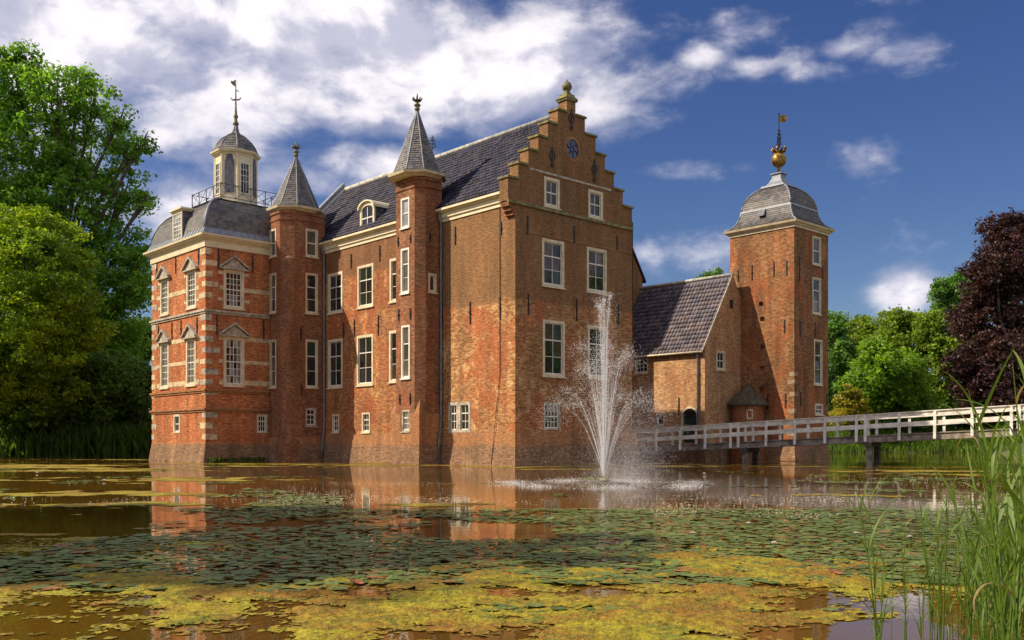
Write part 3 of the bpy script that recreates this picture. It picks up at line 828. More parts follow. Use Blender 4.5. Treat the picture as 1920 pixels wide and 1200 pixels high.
# ================================================================== STAIR TURRETS
def turret(label, s0, s1, t1, c, zb, z_eave, lwin, rwin, lanch, ranch, apex, base_z, mat, round_z=None):
    """Square stair turret with chamfered corners, against the long front; s0 near side, s1 far side, t1 outer face."""
    root = thing('stair_turret', label, 'turret', W((s0 + s1) / 2, t1 / 2, 0), 'stair turrets on the long front')
    LF = Wall(W(s0 + c, t1), W(s1 - c, t1)); RF = Wall(W(s0, t1 + c), W(s0, .05)); CH = Wall(W(s0 + c, t1), W(s0, t1 + c))
    FL = Wall(W(s1 - c, t1), W(s1, t1 + c)); BK = Wall(W(s1, t1 + c), W(s1, .05))
    for wv in lwin: window(LF, root, *wv[:4], cols=wv[4], rows=wv[5], fw=.1, case=wv[6] if len(wv) > 6 else 'casing', glassm=wv[7] if len(wv) > 7 else 'glass')
    for wv in rwin: window(RF, root, *wv[:4], cols=wv[4], rows=wv[5], fw=.1, case=wv[6] if len(wv) > 6 else 'casing', glassm=wv[7] if len(wv) > 7 else 'glass')
    LF.build('wall', mat, root, -.6, z_eave); RF.build('wall', mat, root, -.6, z_eave)
    m_ = MB()
    for wl in (CH, FL, BK): m_.quad(wl.P(0, -.6), wl.P(wl.L, -.6), wl.P(wl.L, z_eave), wl.P(0, z_eave))
    m_.build('chamfer_wall', mat, root)
    for a_ in lanch: anchor(LF, root, *a_)
    for a_ in ranch: anchor(RF, root, *a_)
    # brick cornice bands
    def ringpts(o, z):
        return [W(s0 - o, .05, z), W(s0 - o, t1 + c - o * .42, z), W(s0 + c - o * .42, t1 - o, z), W(s1 - c + o * .42, t1 - o, z), W(s1 + o, t1 + c - o * .42, z), W(s1 + o, .05, z)]
    for (z0, z1, o) in ((z_eave - .62, z_eave - .5, .05), (z_eave - .22, z_eave - .02, .06)):
        a_, b_ = ringpts(o, z0), ringpts(o, z1); m_ = MB(); n_ = len(a_)
        m_.add(a_ + b_, [(k, (k + 1) % n_, n_ + (k + 1) % n_, n_ + k) for k in range(n_)] + [tuple(range(n_))[::-1], tuple(range(n_, 2 * n_))])
        m_.build('brick_band', mat, root)
    cs, ct = (s0 + s1) / 2, t1 / 2 + .08
    hs, ht = (s1 - s0) / 2, -t1 / 2 + .0
    # octagonal wooden eaves
    oct_ = lambda o, z: [W(cs + (hs + o) * p, ct + (max(ht, hs * .9) + o) * q, z) for p, q in ((1, -.45), (1, .45), (.45, 1), (-.45, 1), (-1, .45), (-1, -.45), (-.45, -1), (.45, -1))]
    m_ = MB()
    for (z0, z1, o0, o1) in ((z_eave - .04, z_eave + .10, .06, .22), (z_eave + .101, z_eave + .24, .30, .34)):
        a_, b_ = oct_(o0, z0), oct_(o1, z1)
        m_.add(a_ + b_, [(k, (k + 1) % 8, 8 + (k + 1) % 8, 8 + k) for k in range(8)] + [tuple(range(8))[::-1], tuple(range(8, 16))])
    m_.build('eaves_cornice', 'casing', root)
    zb_ = z_eave + .24
    prof = [(.99, 0), (.90, .07), (.79, .18), (.5, .48), (.2, .79), (.055, .95), (.04, .985)]
    rings = []
    for q, h_ in prof:
        rr = [W(cs, ct, 0)] * 8
        o8 = oct_(0.12, zb_ + (apex - zb_) * h_)
        cen = W(cs, ct, zb_ + (apex - zb_) * h_)
        rings.append([cen + (p - cen) * q for p in o8])
    mb = MB(); vs = [p for r_ in rings for p in r_]
    mb.add(vs, [(i * 8 + j, i * 8 + (j + 1) % 8, (i + 1) * 8 + (j + 1) % 8, (i + 1) * 8 + j) for i in range(len(rings) - 1) for j in range(8)] + [tuple(range((len(rings) - 1) * 8, len(rings) * 8))])
    sp = mb.build('spire', 'lead', root)
    slates('slates', sp, [([r_[j] for r_ in rings], [r_[(j + 1) % 8] for r_ in rings]) for j in range(8)], 'slate', .22, .14)
    for j in range(8): MB().tube([r_[j] for r_ in rings], .04, 6).build('lead_hip', 'lead', sp, smooth=True)
    p = W(cs, ct, apex); z_ = apex
    m_ = MB().lathe(p, [(.10, z_ - .12), (.13, z_ - .02), (.16, z_ + .05), (.10, z_ + .1), (.14, z_ + .16), (.2, z_ + .22), (.15, z_ + .29), (.07, z_ + .34), (.08, z_ + .44), (.16, z_ + .5), (.05, z_ + .58), (.03, z_ + .85), (.0, z_ + .9)], 12)
    for k in range(8):
        w_ = k * math.pi / 4
        m_.tube([p + [.08 * math.cos(w_), .08 * math.sin(w_), .44], p + [.22 * math.cos(w_), .22 * math.sin(w_), .52], p + [.27 * math.cos(w_), .27 * math.sin(w_), .62], p + [.22 * math.cos(w_), .22 * math.sin(w_), .6]], [.05, .05, .04, .02], 5)
    m_.build('finial', 'copper', root, smooth=True)
    return root, LF, RF, CH


B2 = lambda i, j: 'blind' if rnd.random() < .7 else 'glass'
ft, FTL, FTR, FTC = turret('slim brick stair turret with square foot and slate spire nearest the stepped gable', 5.87, 8.38, -1.47, .42, 2.7, 15.42,
    [(752, 768, 371, 427.5, 1, 2, 'white', 'curtain'), (752, 767.5, 465.5, 550, 1, 3, 'white', 'blind'), (753, 768.7, 610, 709.5, 1, 3, 'white', 'blind'), (753.7, 768.7, 768.6, 809, 3, 3, 'greystone')],
    [(803, 818, 513, 548.5, 1, 1, 'casing', B2)],
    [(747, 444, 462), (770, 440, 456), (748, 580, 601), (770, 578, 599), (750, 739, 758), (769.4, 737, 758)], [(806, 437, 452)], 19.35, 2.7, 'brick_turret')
# square battered foot with broach stops at the chamfers
m_ = MB(); zt_ = 2.75
o = .10
pts = [W(5.87 - o, .05, -.6), W(5.87 - o, -1.47 - o, -.6), W(8.38 + o, -1.47 - o, -.6), W(8.38 + o, .05, -.6)]
top = [W(5.87 - .03, .05, zt_), W(5.87 - .03, -1.47 - .03, zt_), W(8.38 + .03, -1.47 - .03, zt_), W(8.38 + .03, .05, zt_)]
bw = FTL.rect(753.7, 768.7, 768.6, 809)
# the foot is laid round the little window, in four pieces of one wall
FW = Wall(W(5.87 - .04, -1.47 - .04), W(8.38 + .04, -1.47 - .04)); FR = Wall(W(5.87 - .04, -1.47 - .04), W(5.87 - .04, .05))
ofs = .42 + .04
for (p, q, z0, z1) in ((0, FW.L, -.6, bw[2] - .08), (0, bw[0] + ofs - .06, bw[2] - .08, zt_), (bw[1] + ofs + .06, FW.L, bw[2] - .08, zt_)):
    FW.box(m_, p, q, z0, z1, -.03, .0)
FR.box(m_, 0.03, FR.L, -.6, zt_, -.03, .0)
c1, c2, c3 = W(5.87 - .04, -1.47 - .04, zt_), W(5.87 - .04, -1.47 + .42, zt_), W(5.87 + .42, -1.47 - .04, zt_)
tipp = W(5.87 + .21, -1.47 + .21, zt_ + .75)
m_.add([c1, c2, tipp, c3], [(0, 1, 2), (0, 2, 3)])
c1, c2, c3 = W(8.38 + .04, -1.47 - .04, zt_), W(8.38 + .04, -1.47 + .42, zt_), W(8.38 - .42, -1.47 - .04, zt_); tipp = W(8.38 - .21, -1.47 + .21, zt_ + .75)
m_.add([c1, c2, tipp, c3], [(0, 1, 2), (0, 2, 3)])
m_.build('square_foot', 'plinth', ft)
plinth('plinth', ft, [(5.83, .05), (5.83, -1.51), (8.42, -1.51), (8.42, .05)], -.6, 1.0, .2, .02)

lt, LTL, LTR, LTC = turret('broad brick stair turret with rounded shaft in the corner beside the pavilion', 17.68, 20.1, -2.75, .657, 2.0, 15.55,
    [(506, 518, 430, 482, 1, 2, 'casing', 'blind'), (506, 518, 512.5, 587, 1, 3, 'casing', 'blind'), (506, 518, 637, 727, 1, 3, 'casing', 'blind')],
    [(573, 596, 430, 482, 1, 2, 'casing', 'blind'), (573, 596, 512.5, 588, 1, 3), (573, 596, 637, 727, 1, 3), (573, 593, 765, 799, 2, 3, 'greystone')],
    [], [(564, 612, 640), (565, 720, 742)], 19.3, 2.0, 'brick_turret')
# rounded shaft over the chamfer up to two thirds of the height
m_ = MB(); cc = W(17.68 + .62, -2.75 + .62); zc = LTC.z(540, 484)
m_.lathe(cc, [(.80, -.6), (.78, 1.2), (.66, 1.5), (.64, zc - .25), (.58, zc), (.3, zc + .25)], 24)
m_.build('round_shaft', 'brick_turret', lt, smooth=False)
plinth('plinth', lt, [(17.65, 0), (17.65, -2.1), (18.3, -2.78), (19.8, -2.78)], -.6, 1.5, .22, .02)

# ================================================================== CORNER PAVILION
PS0, PS1, PT0, PT1 = 19.8, 27.76, -6.88, 1.0
pav = thing('corner_pavilion', 'red brick corner pavilion with sandstone quoins, bell roof and white lantern', 'pavilion', W(23.8, -2.9, 0))
PL = Wall(W(PS0, PT0), W(PS1, PT0)); PR = Wall(W(PS0, PT0), W(PS0, -.6))
ZC = PR.z(387, 462)                       # foot of the white cornice
rects = []


def pav_window(wall, x0, x1, yt, yb, pcols, prow, apex, px0, px1, base, glassm='glass'):
    wn = window(wall, pav, x0, x1, yt, yb, cols=pcols, rows=prow, fw=.17, case='casing', glassm=glassm, bar=.034, set_=.045)
    a0, a1, z0, z1 = wall.rect(x0, x1, yt, yb)
    rects.append((wall, a0, a1, z0, z1))
    xm = (x0 + x1) / 2
    zb, za = z1 + .02, wall.z(xm, apex)
    c_ = (a0 + a1) / 2; hw = (a1 - a0) / 2 + .22
    m_ = MB()
    m_.prism([wall.P(c_ - hw, zb, .02), wall.P(c_ + hw, zb, .02), wall.P(c_, za - .05, .02)], [*(wall.n * .10), 0])
    for sg in (-1, 1):
        p, q = np.array([c_ + sg * (hw + .08), zb + .05]), np.array([c_, za])
        d_ = q - p
        m_.prism([wall.P(p[0], p[1], .01), wall.P(q[0], q[1], .01), wall.P(q[0], q[1] + .12, .01), wall.P(p[0], p[1] + .10, .01)], [*(wall.n * .24), 0])
    wall.box(m_, c_ - hw - .06, c_ + hw + .06, zb - .02, zb + .06, .0, .2)
    m_.build('pediment', 'greystone', pav)


CU = lambda i, j: 'curtain' if (1 <= i <= 2 and j < 2) else 'glass'
pav_window(PL, 350, 368.5, 508, 578, 4, 6, 485, 0, 0, 0)
pav_window(PL, 301, 316.7, 524, 590.7, 4, 6, 502, 0, 0, 0)
pav_window(PL, 349.3, 367.4, 635, 723, 4, 6, 611, 0, 0, 0)
pav_window(PL, 301, 316.7, 643, 728, 4, 6, 621, 0, 0, 0)
pav_window(PR, 419, 457.5, 506.5, 579, 4, 6, 483, 0, 0, 0, CU)
pav_window(PR, 419, 458, 631.5, 724, 4, 6, 609, 0, 0, 0, lambda i, j: 'curtain' if rnd.random() < .35 else 'glass')
window(PL, pav, 326, 338, 777, 812, 1, 2, fw=.13, case='casing', sill=False)
window(PR, pav, 481.6, 500.7, 777, 812, 3, 3, fw=.1, case='casing', sill=False)
PL.build('wall', 'brick_pavilion', pav, -.6, ZC + .3); PR.build('wall', 'brick_pavilion', pav, -.6, ZC + .3)
m_ = MB(); m_.quad(W(PS1, PT0, -.6), W(PS1, PT1, -.6), W(PS1, PT1, ZC), W(PS1, PT0, ZC)); m_.quad(W(PS1, PT1, -.6), W(PS0, PT1, -.6), W(PS0, PT1, ZC), W(PS1, PT1, ZC)); m_.build('rear_wall', 'brick_pavilion', pav)
# quoins up the two visible corners
z_ = 1.35; k = 0
zst = [PR.z(387, y_) for y_ in (577, 726, 762)]
while z_ < ZC - .3:
    if not any(abs(z_ + .16 - q) < .28 for q in zst):
        la, lb = ((.46, .84), (.80, .44))[k % 2]
        la *= rnd.uniform(.85, 1.15); lb *= rnd.uniform(.85, 1.15); h_ = rnd.uniform(.30, .38)
        m_ = MB(); cbox(m_, PS0 - .02, PS0 + la, PT0 - .02, PT0 + lb, z_, z_ + h_)
        m_.build('quoin', 'stone' if rnd.random() < .75 else 'greystone', pav)
        la = (.42, .75)[k % 2] * rnd.uniform(.85, 1.15)
        m_ = MB(); cbox(m_, PS1 - la, PS1 + .02, PT0 - .02, PT0 + .3, z_, z_ + h_)
        m_.build('quoin', 'stone' if rnd.random() < .75 else 'greystone', pav)
    z_ += rnd.uniform(.60, .70); k += 1
# stone bands between the windows
for wall in (PL, PR):
    ws = sorted([(r_[1], r_[2]) for r_ in rects if r_[0] is wall and r_[3] > 7]) ; wl_ = sorted([(r_[1], r_[2]) for r_ in rects if r_[0] is wall and r_[3] < 7])
    for y_, h_, grp in ((519, .2, ws), (547, .26, ws), (568, .2, ws), (638, .26, wl_), (681, .22, wl_), (719, .3, wl_)):
        zc = PR.z(480, y_)
        cuts = [0.86] + [v for p in grp for v in (p[0] - .003, p[1] + .003)] + [wall.L - (.8 if wall is PL else .01)]
        for k in range(0, len(cuts) - 1, 2):
            if cuts[k + 1] - cuts[k] < .15: continue
            full = y_ in (547, 638, 681, 719)
            segs = [(cuts[k], cuts[k + 1])] if full else [(cuts[k] if k else cuts[k + 1] - .35, (cuts[k] + .35) if k else cuts[k + 1])]
            for p, q in segs:
                m_ = MB(); wall.box(m_, p, q, zc - h_ / 2, zc + h_ / 2, -.02, .016); m_.build('stone_band', 'stone', pav)
# moulded string courses, mitred round the corner
for q, h_, o in ((zst[0], .2, .14), (zst[1], .2, .12), (zst[2], .2, .14)):
    m_ = MB(); cbox(m_, PS0 - o, PS1 + o, PT0 - o, -2.4, q - h_, q - h_ * .4); cbox(m_, PS0 - o * .5, PS1 + o * .5, PT0 - o * .5, -2.4, q - h_ * 1.6, q - h_ - .001)
    m_.build('string_course', 'greystone' if q > 4.5 else 'plinth', pav)
for a_ in [(294.5, 492, 518), (330, 478, 513), (373, 465, 497), (297.6, 611, 635.5), (323, 605, 637), (340, 601, 633.6), (370, 595, 628)]: anchor(PL, pav, *a_)
for a_ in [(409.5, 467, 503), (473.5, 478, 511), (406.5, 591, 628), (494, 600, 635.5)]: anchor(PR, pav, *a_)
plinth('plinth', pav, [(PS1, PT0), (PS0, PT0), (PS0, -2.6)], -.6, 1.15, .36, .02)
# cornice
m_ = MB()
for (z0, z1, o) in ((ZC, ZC + .42, .08), (ZC + .421, ZC + .52, .18), (ZC + .521, ZC + .62, .32), (ZC + .621, ZC + .74, .42)):
    m_.hexa(frame_pts((PS0 + PS1) / 2, (PT0 + PT1) / 2, (PS1 - PS0) / 2 + o, (PT1 - PT0) / 2 + o, z0), frame_pts((PS0 + PS1) / 2, (PT0 + PT1) / 2, (PS1 - PS0) / 2 + o + .02, (PT1 - PT0) / 2 + o + .02, z1))
m_.build('eaves_cornice', 'cream', pav)
# bell roof: lead skirt, slated curve, lead hips
pcs, pct = (PS0 + PS1) / 2, (PT0 + PT1) / 2; phs, pht = (PS1 - PS0) / 2, (PT1 - PT0) / 2; zr0 = ZC + .74
lv = lambda ins, h_: (pcs, pct, phs - ins, pht - ins, zr0 + h_)
m_ = MB(); m_.hexa(frame_pts(*lv(-.32, 0)[:4], zr0), frame_pts(*lv(-.06, .5)[:4], zr0 + .46)); m_.build('lead_skirt', 'lead', pav)
skirt_seams = MB()
for wall, o_ in ((PL, .2), (PR, .2)):
    a_ = 0
    while a_ < wall.L:
        skirt_seams.tube([wall.P(a_, zr0 + .02, .33), wall.P(a_, zr0 + .45, .08)], .018, 5); a_ += .45
skirt_seams.build('lead_roll', 'lead', pav)
broof = ring_roof('bell_roof', 'slates', pav, [lv(-.06, .46), lv(.02, .9), lv(.15, 1.3), lv(.36, 1.75), lv(.66, 2.15), lv(1.05, 2.45), lv(1.5, 2.66), lv(1.95, 2.78)], 4, under='lead', hip_r=.09, cw=.26, ch=.145)
m_ = MB(); m_.hexa(frame_pts(pcs, pct, phs - 1.95, pht - 1.95, zr0 + 2.775), frame_pts(pcs, pct, phs - 2.1, pht - 2.1, zr0 + 2.86)); m_.build('lead_flat', 'lead', pav)
# dormer on the lit slope
DP = Wall(W(PS0, PT0 - .16), W(PS1, PT0 - .16))
d0, d1 = sorted((DP.a(325), DP.a(342))); dz0 = DP.z(334, 450); dz1 = DP.z(334, 398)
m_ = MB(); DP.box(m_, d0 + .02, d1 - .02, dz0, dz1, -2.2, -.02); dorm2 = m_.build('dormer', 'louvre', pav)
m_ = MB()
for p, q, y0, y1 in ((d0, d0 + .12, dz0, dz1), (d1 - .12, d1, dz0, dz1), (d0 + .12, d1 - .12, dz0, dz0 + .1), (d0 + .12, d1 - .12, dz1 - .12, dz1)): DP.box(m_, p, q, y0, y1, -.03, .05)
m_.build('dormer_front', 'cream', dorm2)
m_ = MB()
for z0, z1, o in ((dz1, dz1 + .09, .1), (dz1 + .091, dz1 + .2, .2)): DP.box(m_, d0 - o, d1 + o, z0, z1, -2.3, o)
m_.build('dormer_roof', 'cream', dorm2)
m_ = MB(); g0, g1, h0, h1 = d0 + .12, d1 - .12, dz0 + .1, dz1 - .12
for i in range(4): x = g0 + (g1 - g0) * i / 3; DP.box(m_, x - .018, x + .018, h0, h1, .0, .03)
for j in range(7): x = h0 + (h1 - h0) * j / 6; DP.box(m_, g0, g1, x - (.035 if j == 3 else .016), x + (.035 if j == 3 else .016), -.002, .032)
m_.build('sash', 'white', dorm2)
for i in range(3):
    for j in range(6):
        p = [g0 + (g1 - g0) * (i + x) / 3 for x in (0, 1)]; q = [h0 + (h1 - h0) * (j + x) / 6 for x in (0, 1)]
        e_ = rnd.gauss(0, .003)
        MB().quad(DP.P(p[0], q[0], .006), DP.P(p[1], q[0], .006 + e_), DP.P(p[1], q[1], .006), DP.P(p[0], q[1], .006 - e_)).build('pane', 'curtain', dorm2)
# balustrade of iron with crossed braces
zb = zr0 + 2.62; ztp = 17.45; bh = phs - 1.9; bt = pht - 1.9
cor = frame_pts(pcs, pct, bh, bt, 0)
bal = MB(); 
for k in range(4):
    p, q = cor[k], cor[(k + 1) % 4]
    for z_ in (ztp, zb + .35): bal.tube([p + [0, 0, z_], q + [0, 0, z_]], .022, 5)
bal = bal.build('balustrade_rail', 'iron', pav)
for k in range(4):
    p, q = cor[k], cor[(k + 1) % 4]
    for i in range(4):
        x = p + (q - p) * i / 4; y_ = p + (q - p) * (i + 1) / 4
        MB().tube([x + [0, 0, zb], x + [0, 0, ztp + (.06 if i == 0 else 0)]], .026 if i else .035, 5).build('baluster', 'iron', bal)
        MB().tube([x + [0, 0, zb + .35], y_ + [0, 0, ztp]], .014, 4).tube([x + [0, 0, ztp], y_ + [0, 0, zb + .35]], .014, 4).build('cross_brace', 'iron', bal)
# eight sided lantern
lr = 1.32; z0, z1 = zr0 + 2.7, HC + (HOR - 296) / FPX * 62.4
octp = lambda r_, z_: frame_pts(pcs, pct, r_, r_, z_, 8, math.pi / 8)
a_, b_ = octp(lr, z0), octp(lr, z1)
m_ = MB().add(a_ + b_, [(k, (k + 1) % 8, 8 + (k + 1) % 8, 8 + k) for k in range(8)] + [tuple(range(8, 16))])
a_, b_ = octp(lr + .05, z0 - .05), octp(lr + .05, z0 + .75)
m_.add(a_ + b_, [(k, (k + 1) % 8, 8 + (k + 1) % 8, 8 + k) for k in range(8)] + [tuple(range(8, 16))])
lant = m_.build('lantern', 'cream', pav)
for k in range(8):
    p, q = octp(lr, 0)[k], octp(lr, 0)[(k + 1) % 8]
    LW = Wall(p, q); mid_ = (p + q) / 2; cn = W(pcs, pct)
    n2 = (mid_ - cn)[:2]; n2 = n2 / np.linalg.norm(n2); LW.n = n2
    m_ = MB().tube([p + [0, 0, z0], p + [0, 0, z1]], .075, 6); m_.build('pilaster', 'cream', lant)
    L_ = LW.L; c_ = L_ / 2; hgt = z1 - z0
    zA, zB = z0 + .95, z1 - .75
    ang = math.atan2(*(n2 @ U, n2 @ V)[::-1])
    if k % 2 == 0:     # round-headed louvre
        hw = .30
        o_ = [(c_ - hw, zA), (c_ + hw, zA), (c_ + hw, zB + .3)] + [(c_ + hw * .78 * math.cos(x), zB + .3 + .42 * math.sin(x)) for x in np.linspace(0, math.pi, 9)] + [(c_ - hw, zB + .3)]
        m_ = MB().prism([LW.P(x, y_, .004) for x, y_ in o_], [*(LW.n * .05), 0]); lo_ = m_.build('louvre', 'louvre', lant)
    else:
        hw = .27; zT = zB + .1
        m_ = MB()
        for x0, x1, y0, y1 in ((c_ - hw - .07, c_ - hw, zA - .07, zT + .07), (c_ + hw, c_ + hw + .07, zA - .07, zT + .07), (c_ - hw, c_ + hw, zA - .07, zA), (c_ - hw, c_ + hw, zT, zT + .07)): LW.box(m_, x0, x1, y0, y1, .0, .06)
        for i in (1, 2): x = c_ - hw + 2 * hw * i / 3; LW.box(m_, x - .015, x + .015, zA, zT, .0, .035)
        for j in (1, 2, 3, 4): x = zA + (zT - zA) * j / 5; LW.box(m_, c_ - hw, c_ + hw, x - .015, x + .015, .0, .037)
        m_.build('lantern_window', 'white', lant)
        MB().quad(LW.P(c_ - hw, zA, .012), LW.P(c_ + hw, zA, .012), LW.P(c_ + hw, zT, .012), LW.P(c_ - hw, zT, .012)).build('lantern_pane', 'glass', lant)
m_ = MB()
for (q0, q1, r0, r1) in ((z1 - .12, z1 + .02, lr + .04, lr + .1), (z1 + .021, z1 + .1, lr + .2, lr + .26), (z1 + .101, z1 + .2, lr + .28, lr + .3)):
    a_, b_ = octp(r0, q0), octp(r1, q1); m_.add(a_ + b_, [(k, (k + 1) % 8, 8 + (k + 1) % 8, 8 + k) for k in range(8)] + [tuple(range(8))[::-1], tuple(range(8, 16))])
m_.build('lantern_cornice', 'cream', lant)
zd = z1 + .2
dome = ring_roof('lantern_dome', 'slates', pav, [(pcs, pct, r_, r_, zd + h_) for r_, h_ in ((lr + .2, 0), (lr + .05, .25), (lr - .05, .5), (lr - .3, .85), (lr - .62, 1.12), (lr - .95, 1.3), (lr - 1.1, 1.42), (.14, 1.75), (.11, 1.95))], 8, math.pi / 8, hip_r=.035, cw=.24, ch=.16)
p = W(pcs, pct, 0); z_ = zd + 1.9
m_ = MB().lathe(p, [(.12, z_), (.2, z_ + .1), (.2, z_ + .2), (.12, z_ + .3), (.10, z_ + .5), (.17, z_ + .62), (.10, z_ + .75), (.06, z_ + 1.2), (.05, z_ + 1.7), (.03, z_ + 3.0), (0, z_ + 3.05)], 10)
for sg in (-1, 1):
    m_.tube([p + [0, 0, z_ + 1.75], p + [sg * .2, 0, z_ + 1.72], p + [sg * .34, 0, z_ + 1.84], p + [sg * .28, 0, z_ + 1.9]], [.07, .05, .04, .02], 5)
m_.build('finial', 'copper', pav, smooth=True)
m_ = MB().prism([p + [.0, 0, z_ + 2.55], p + [-.3, 0, z_ + 2.8], p + [-.34, 0, z_ + 3.0], p + [-.18, 0, z_ + 2.95], p + [-.05, 0, z_ + 3.05], p + [.0, 0, z_ + 2.85]], (.02, .02, 0))
m_.prism([p + [.0, 0, z_ + 2.4], p + [.2, 0, z_ + 2.3], p + [.2, 0, z_ + 2.25], p + [0, 0, z_ + 2.32]], (.02, .02, 0))
m_.build('weather_vane', 'copper', pav)

# ================================================================== REAR WING (its end wall shows beside the stepped gable)
rear = thing('rear_wing', 'tall rear brick wing with steep roof edge behind the stepped gable', 'building', W(14, 18.6, 0))
RS, RT0, RT1, REZ, RRZ = 10.5, 14.6, 22.65, 13.3, 19.3; RTM = (RT0 + RT1) / 2
m_ = MB(); m_.poly([W(RS, RT0, -.6), W(RS, RT1, -.6), W(RS, RT1, REZ), W(RS, RTM, RRZ), W(RS, RT0, REZ)]); m_.quad(W(RS, RT0, -.6), W(RS + 9, RT0, -.6), W(RS + 9, RT0, REZ), W(RS, RT0, REZ)); m_.quad(W(RS, RT1, -.6), W(RS + 9, RT1, -.6), W(RS + 9, RT1, REZ), W(RS, RT1, REZ))
m_.quad(W(RS + 9, RT0, -.6), W(RS + 9, RT1, -.6), W(RS + 9, RT1, REZ), W(RS + 9, RT0, REZ)); m_.build('wall', 'brick_main', rear)
m_ = MB()
for t0 in (RT0 - .3, RT1 + .3):
    b_ = [W(RS - .12, t0, REZ - .35), W(RS + 9, t0, REZ - .35), W(RS + 9, RTM, RRZ + .1), W(RS - .12, RTM, RRZ + .1)]
    m_.hexa(b_, [x + np.array([0, 0, .16]) for x in b_])
m_.build('roof', 'pantile', rear)

# ================================================================== LOW WING
wing = thing('low_wing', 'low brick wing with dark pantile roof between stepped gable and square tower', 'building', W(6.5, 22.5, 0))
WS0, WS1, WT0, WTM, WEZ, WRZ = 2.53, 10.5, 19.3, 22.5, 7.45, 12.45
WF = Wall(W(WS0, WT0), W(WS1, WT0)); WG = Wall(W(WS0, WT0), W(WS0, 23.6))
window(WF, wing, 1191, 1215, 664, 700, 3, 4, fw=.09, case='casing')
window(WG, wing, 1343, 1359.5, 658, 694, 2, 2, fw=.12, case='casing')
window(WF, wing, 1231, 1245, 779, 799, 1, 1, fw=.08, case='greystone', glassm='glass')
# arched doorway
a0, a1, z0, z1 = WF.rect(1281, 1307, 766, 830); cz = z1 - .5
WF.holes.append((a0, a1, z0, cz))
WF.build('wall', 'brick_wing', wing, -.6, WEZ)
m_ = MB(); c_ = (a0 + a1) / 2; hw = (a1 - a0) / 2
n_ = 10; oo = [(c_ + (hw + .12) * math.cos(x), cz + (hw * .9 + .12) * math.sin(x)) for x in np.linspace(0, math.pi, n_ + 1)]; iu = [(c_ + hw * math.cos(x), cz + hw * .9 * math.sin(x)) for x in np.linspace(0, math.pi, n_ + 1)]
for k in range(n_): m_.prism([WF.P(*oo[k], .05), WF.P(*oo[k + 1], .05), WF.P(*iu[k + 1], .05), WF.P(*iu[k], .05)], [*(-WF.n * .06), 0])
for p, q in ((a0 - .12, a0), (a1, a1 + .12)): WF.box(m_, p, q, z0, cz, -.1, .05)
dr = m_.build('arched_doorway', 'casing', wing)
MB().poly([WF.P(x, y_, .012) for x, y_ in [(a0, cz - .02)] and iu]).build('fanlight', 'glass', dr)
m_ = MB(); WF.box(m_, a0, a1, z0, cz, -.12, -.06); m_.build('door_leaf', 'door', dr)
# gable end: wall up to the verge
WG.build('gable_wall', 'brick_wing', wing, -.6, WEZ)
m_ = MB(); m_.poly([W(WS0, WT0, WEZ), W(WS0, 23.6, WEZ), W(WS0, 23.6, WRZ - (23.6 - WTM) * 1.5), W(WS0, WTM, WRZ + .02)])
a0_, zq = WG.a(1371), WG.z(1371, 570)
m_.build('gable_peak', 'brick_wing', wing)
m_ = MB(); WG.box(m_, a0_ - .18, a0_ + .18, zq - .28, zq + .28, .003, .05); m_.build('hatch', 'dark', wing)
m_ = MB(); eo = .22; sl = (WRZ - WEZ) / (WTM - WT0)
b_ = [W(WS0 + .05, WT0 - eo, WEZ - eo * sl), W(WS1 + .6, WT0 - eo, WEZ - eo * sl), W(WS1 + .6, WTM, WRZ), W(WS0 + .05, WTM, WRZ)]
m_.hexa([x - np.array([0, 0, .12]) for x in b_], b_)
b_ = [W(WS0 + .05, 2 * WTM - WT0 + eo, WEZ - eo * sl), W(WS1 + .6, 2 * WTM - WT0 + eo, WEZ - eo * sl), W(WS1 + .6, WTM, WRZ), W(WS0 + .05, WTM, WRZ)]
m_.hexa([x - np.array([0, 0, .12]) for x in b_], b_)
wr = m_.build('roof', 'pantile_wing', wing)
O_ = W(WS0 + .02, WT0 - eo, WEZ - eo * sl); e2 = W(WS0, WTM, WRZ) - W(WS0, WT0 - eo, WEZ - eo * sl); L2 = np.linalg.norm(e2)
pantiles('pantiles', wr, O_, np.array([*U, 0]), e2 / L2, WS1 + .5 - WS0, L2, .285, .36, 'pantile_wing', amp=.05)
MB().tube([W(WS0, WTM, WRZ + .06), W(WS1 + .4, WTM, WRZ + .06)], .13, 8).build('ridge', 'mortar', wr, smooth=True)
m_ = MB(); m_.tube([W(WS0 + .03, WT0 - eo, WEZ - eo * sl + .06), W(WS0 + .03, WTM, WRZ + .06)], .055, 6); m_.build('verge', 'greystone', wr)
m_ = MB(); m_.tube([WF.P(0, WEZ - eo * sl - .02, .3), WF.P(WF.L, WEZ - eo * sl - .02, .3)], .07, 8); m_.build('gutter', 'casing', wing, smooth=True)
pa = WF.a(1310)
downpipe(wing, [WF.P(pa, WEZ - .3, .28), WF.P(pa, WEZ - .6, .1), WF.P(pa, .6, .1)], .06)
anchor(WF, wing, 1273, 745, 778)
plinth('plinth', wing, [(WS1, WT0), (WS0, WT0), (WS0, 23.5)], -.6, 1.0, .2, .02)

# ================================================================== SQUARE TOWER
tow = thing('square_tower', 'square brick tower with bell shaped slate roof, gilded ball and weather vane', 'tower', W(.92, 25.6, 0))
TS0, TS1, TT0, TT1 = -1.54, 3.38, 23.4, 27.76
TL = Wall(W(TS0, TT0), W(TS1, TT0)); TR = Wall(W(TS0, TT0), W(TS0, TT1))
ZT = TL.z(1489, 424)
for a_ in [(1523, 1539, 444, 497, 1, 2), (1523, 1539, 521, 589, 1, 3), (1526, 1541.5, 637, 722, 1, 3), (1528, 1543, 757, 778, 2, 2)]:
    window(TR, tow, *a_[:4], cols=a_[4], rows=a_[5], fw=.11, case='casing')
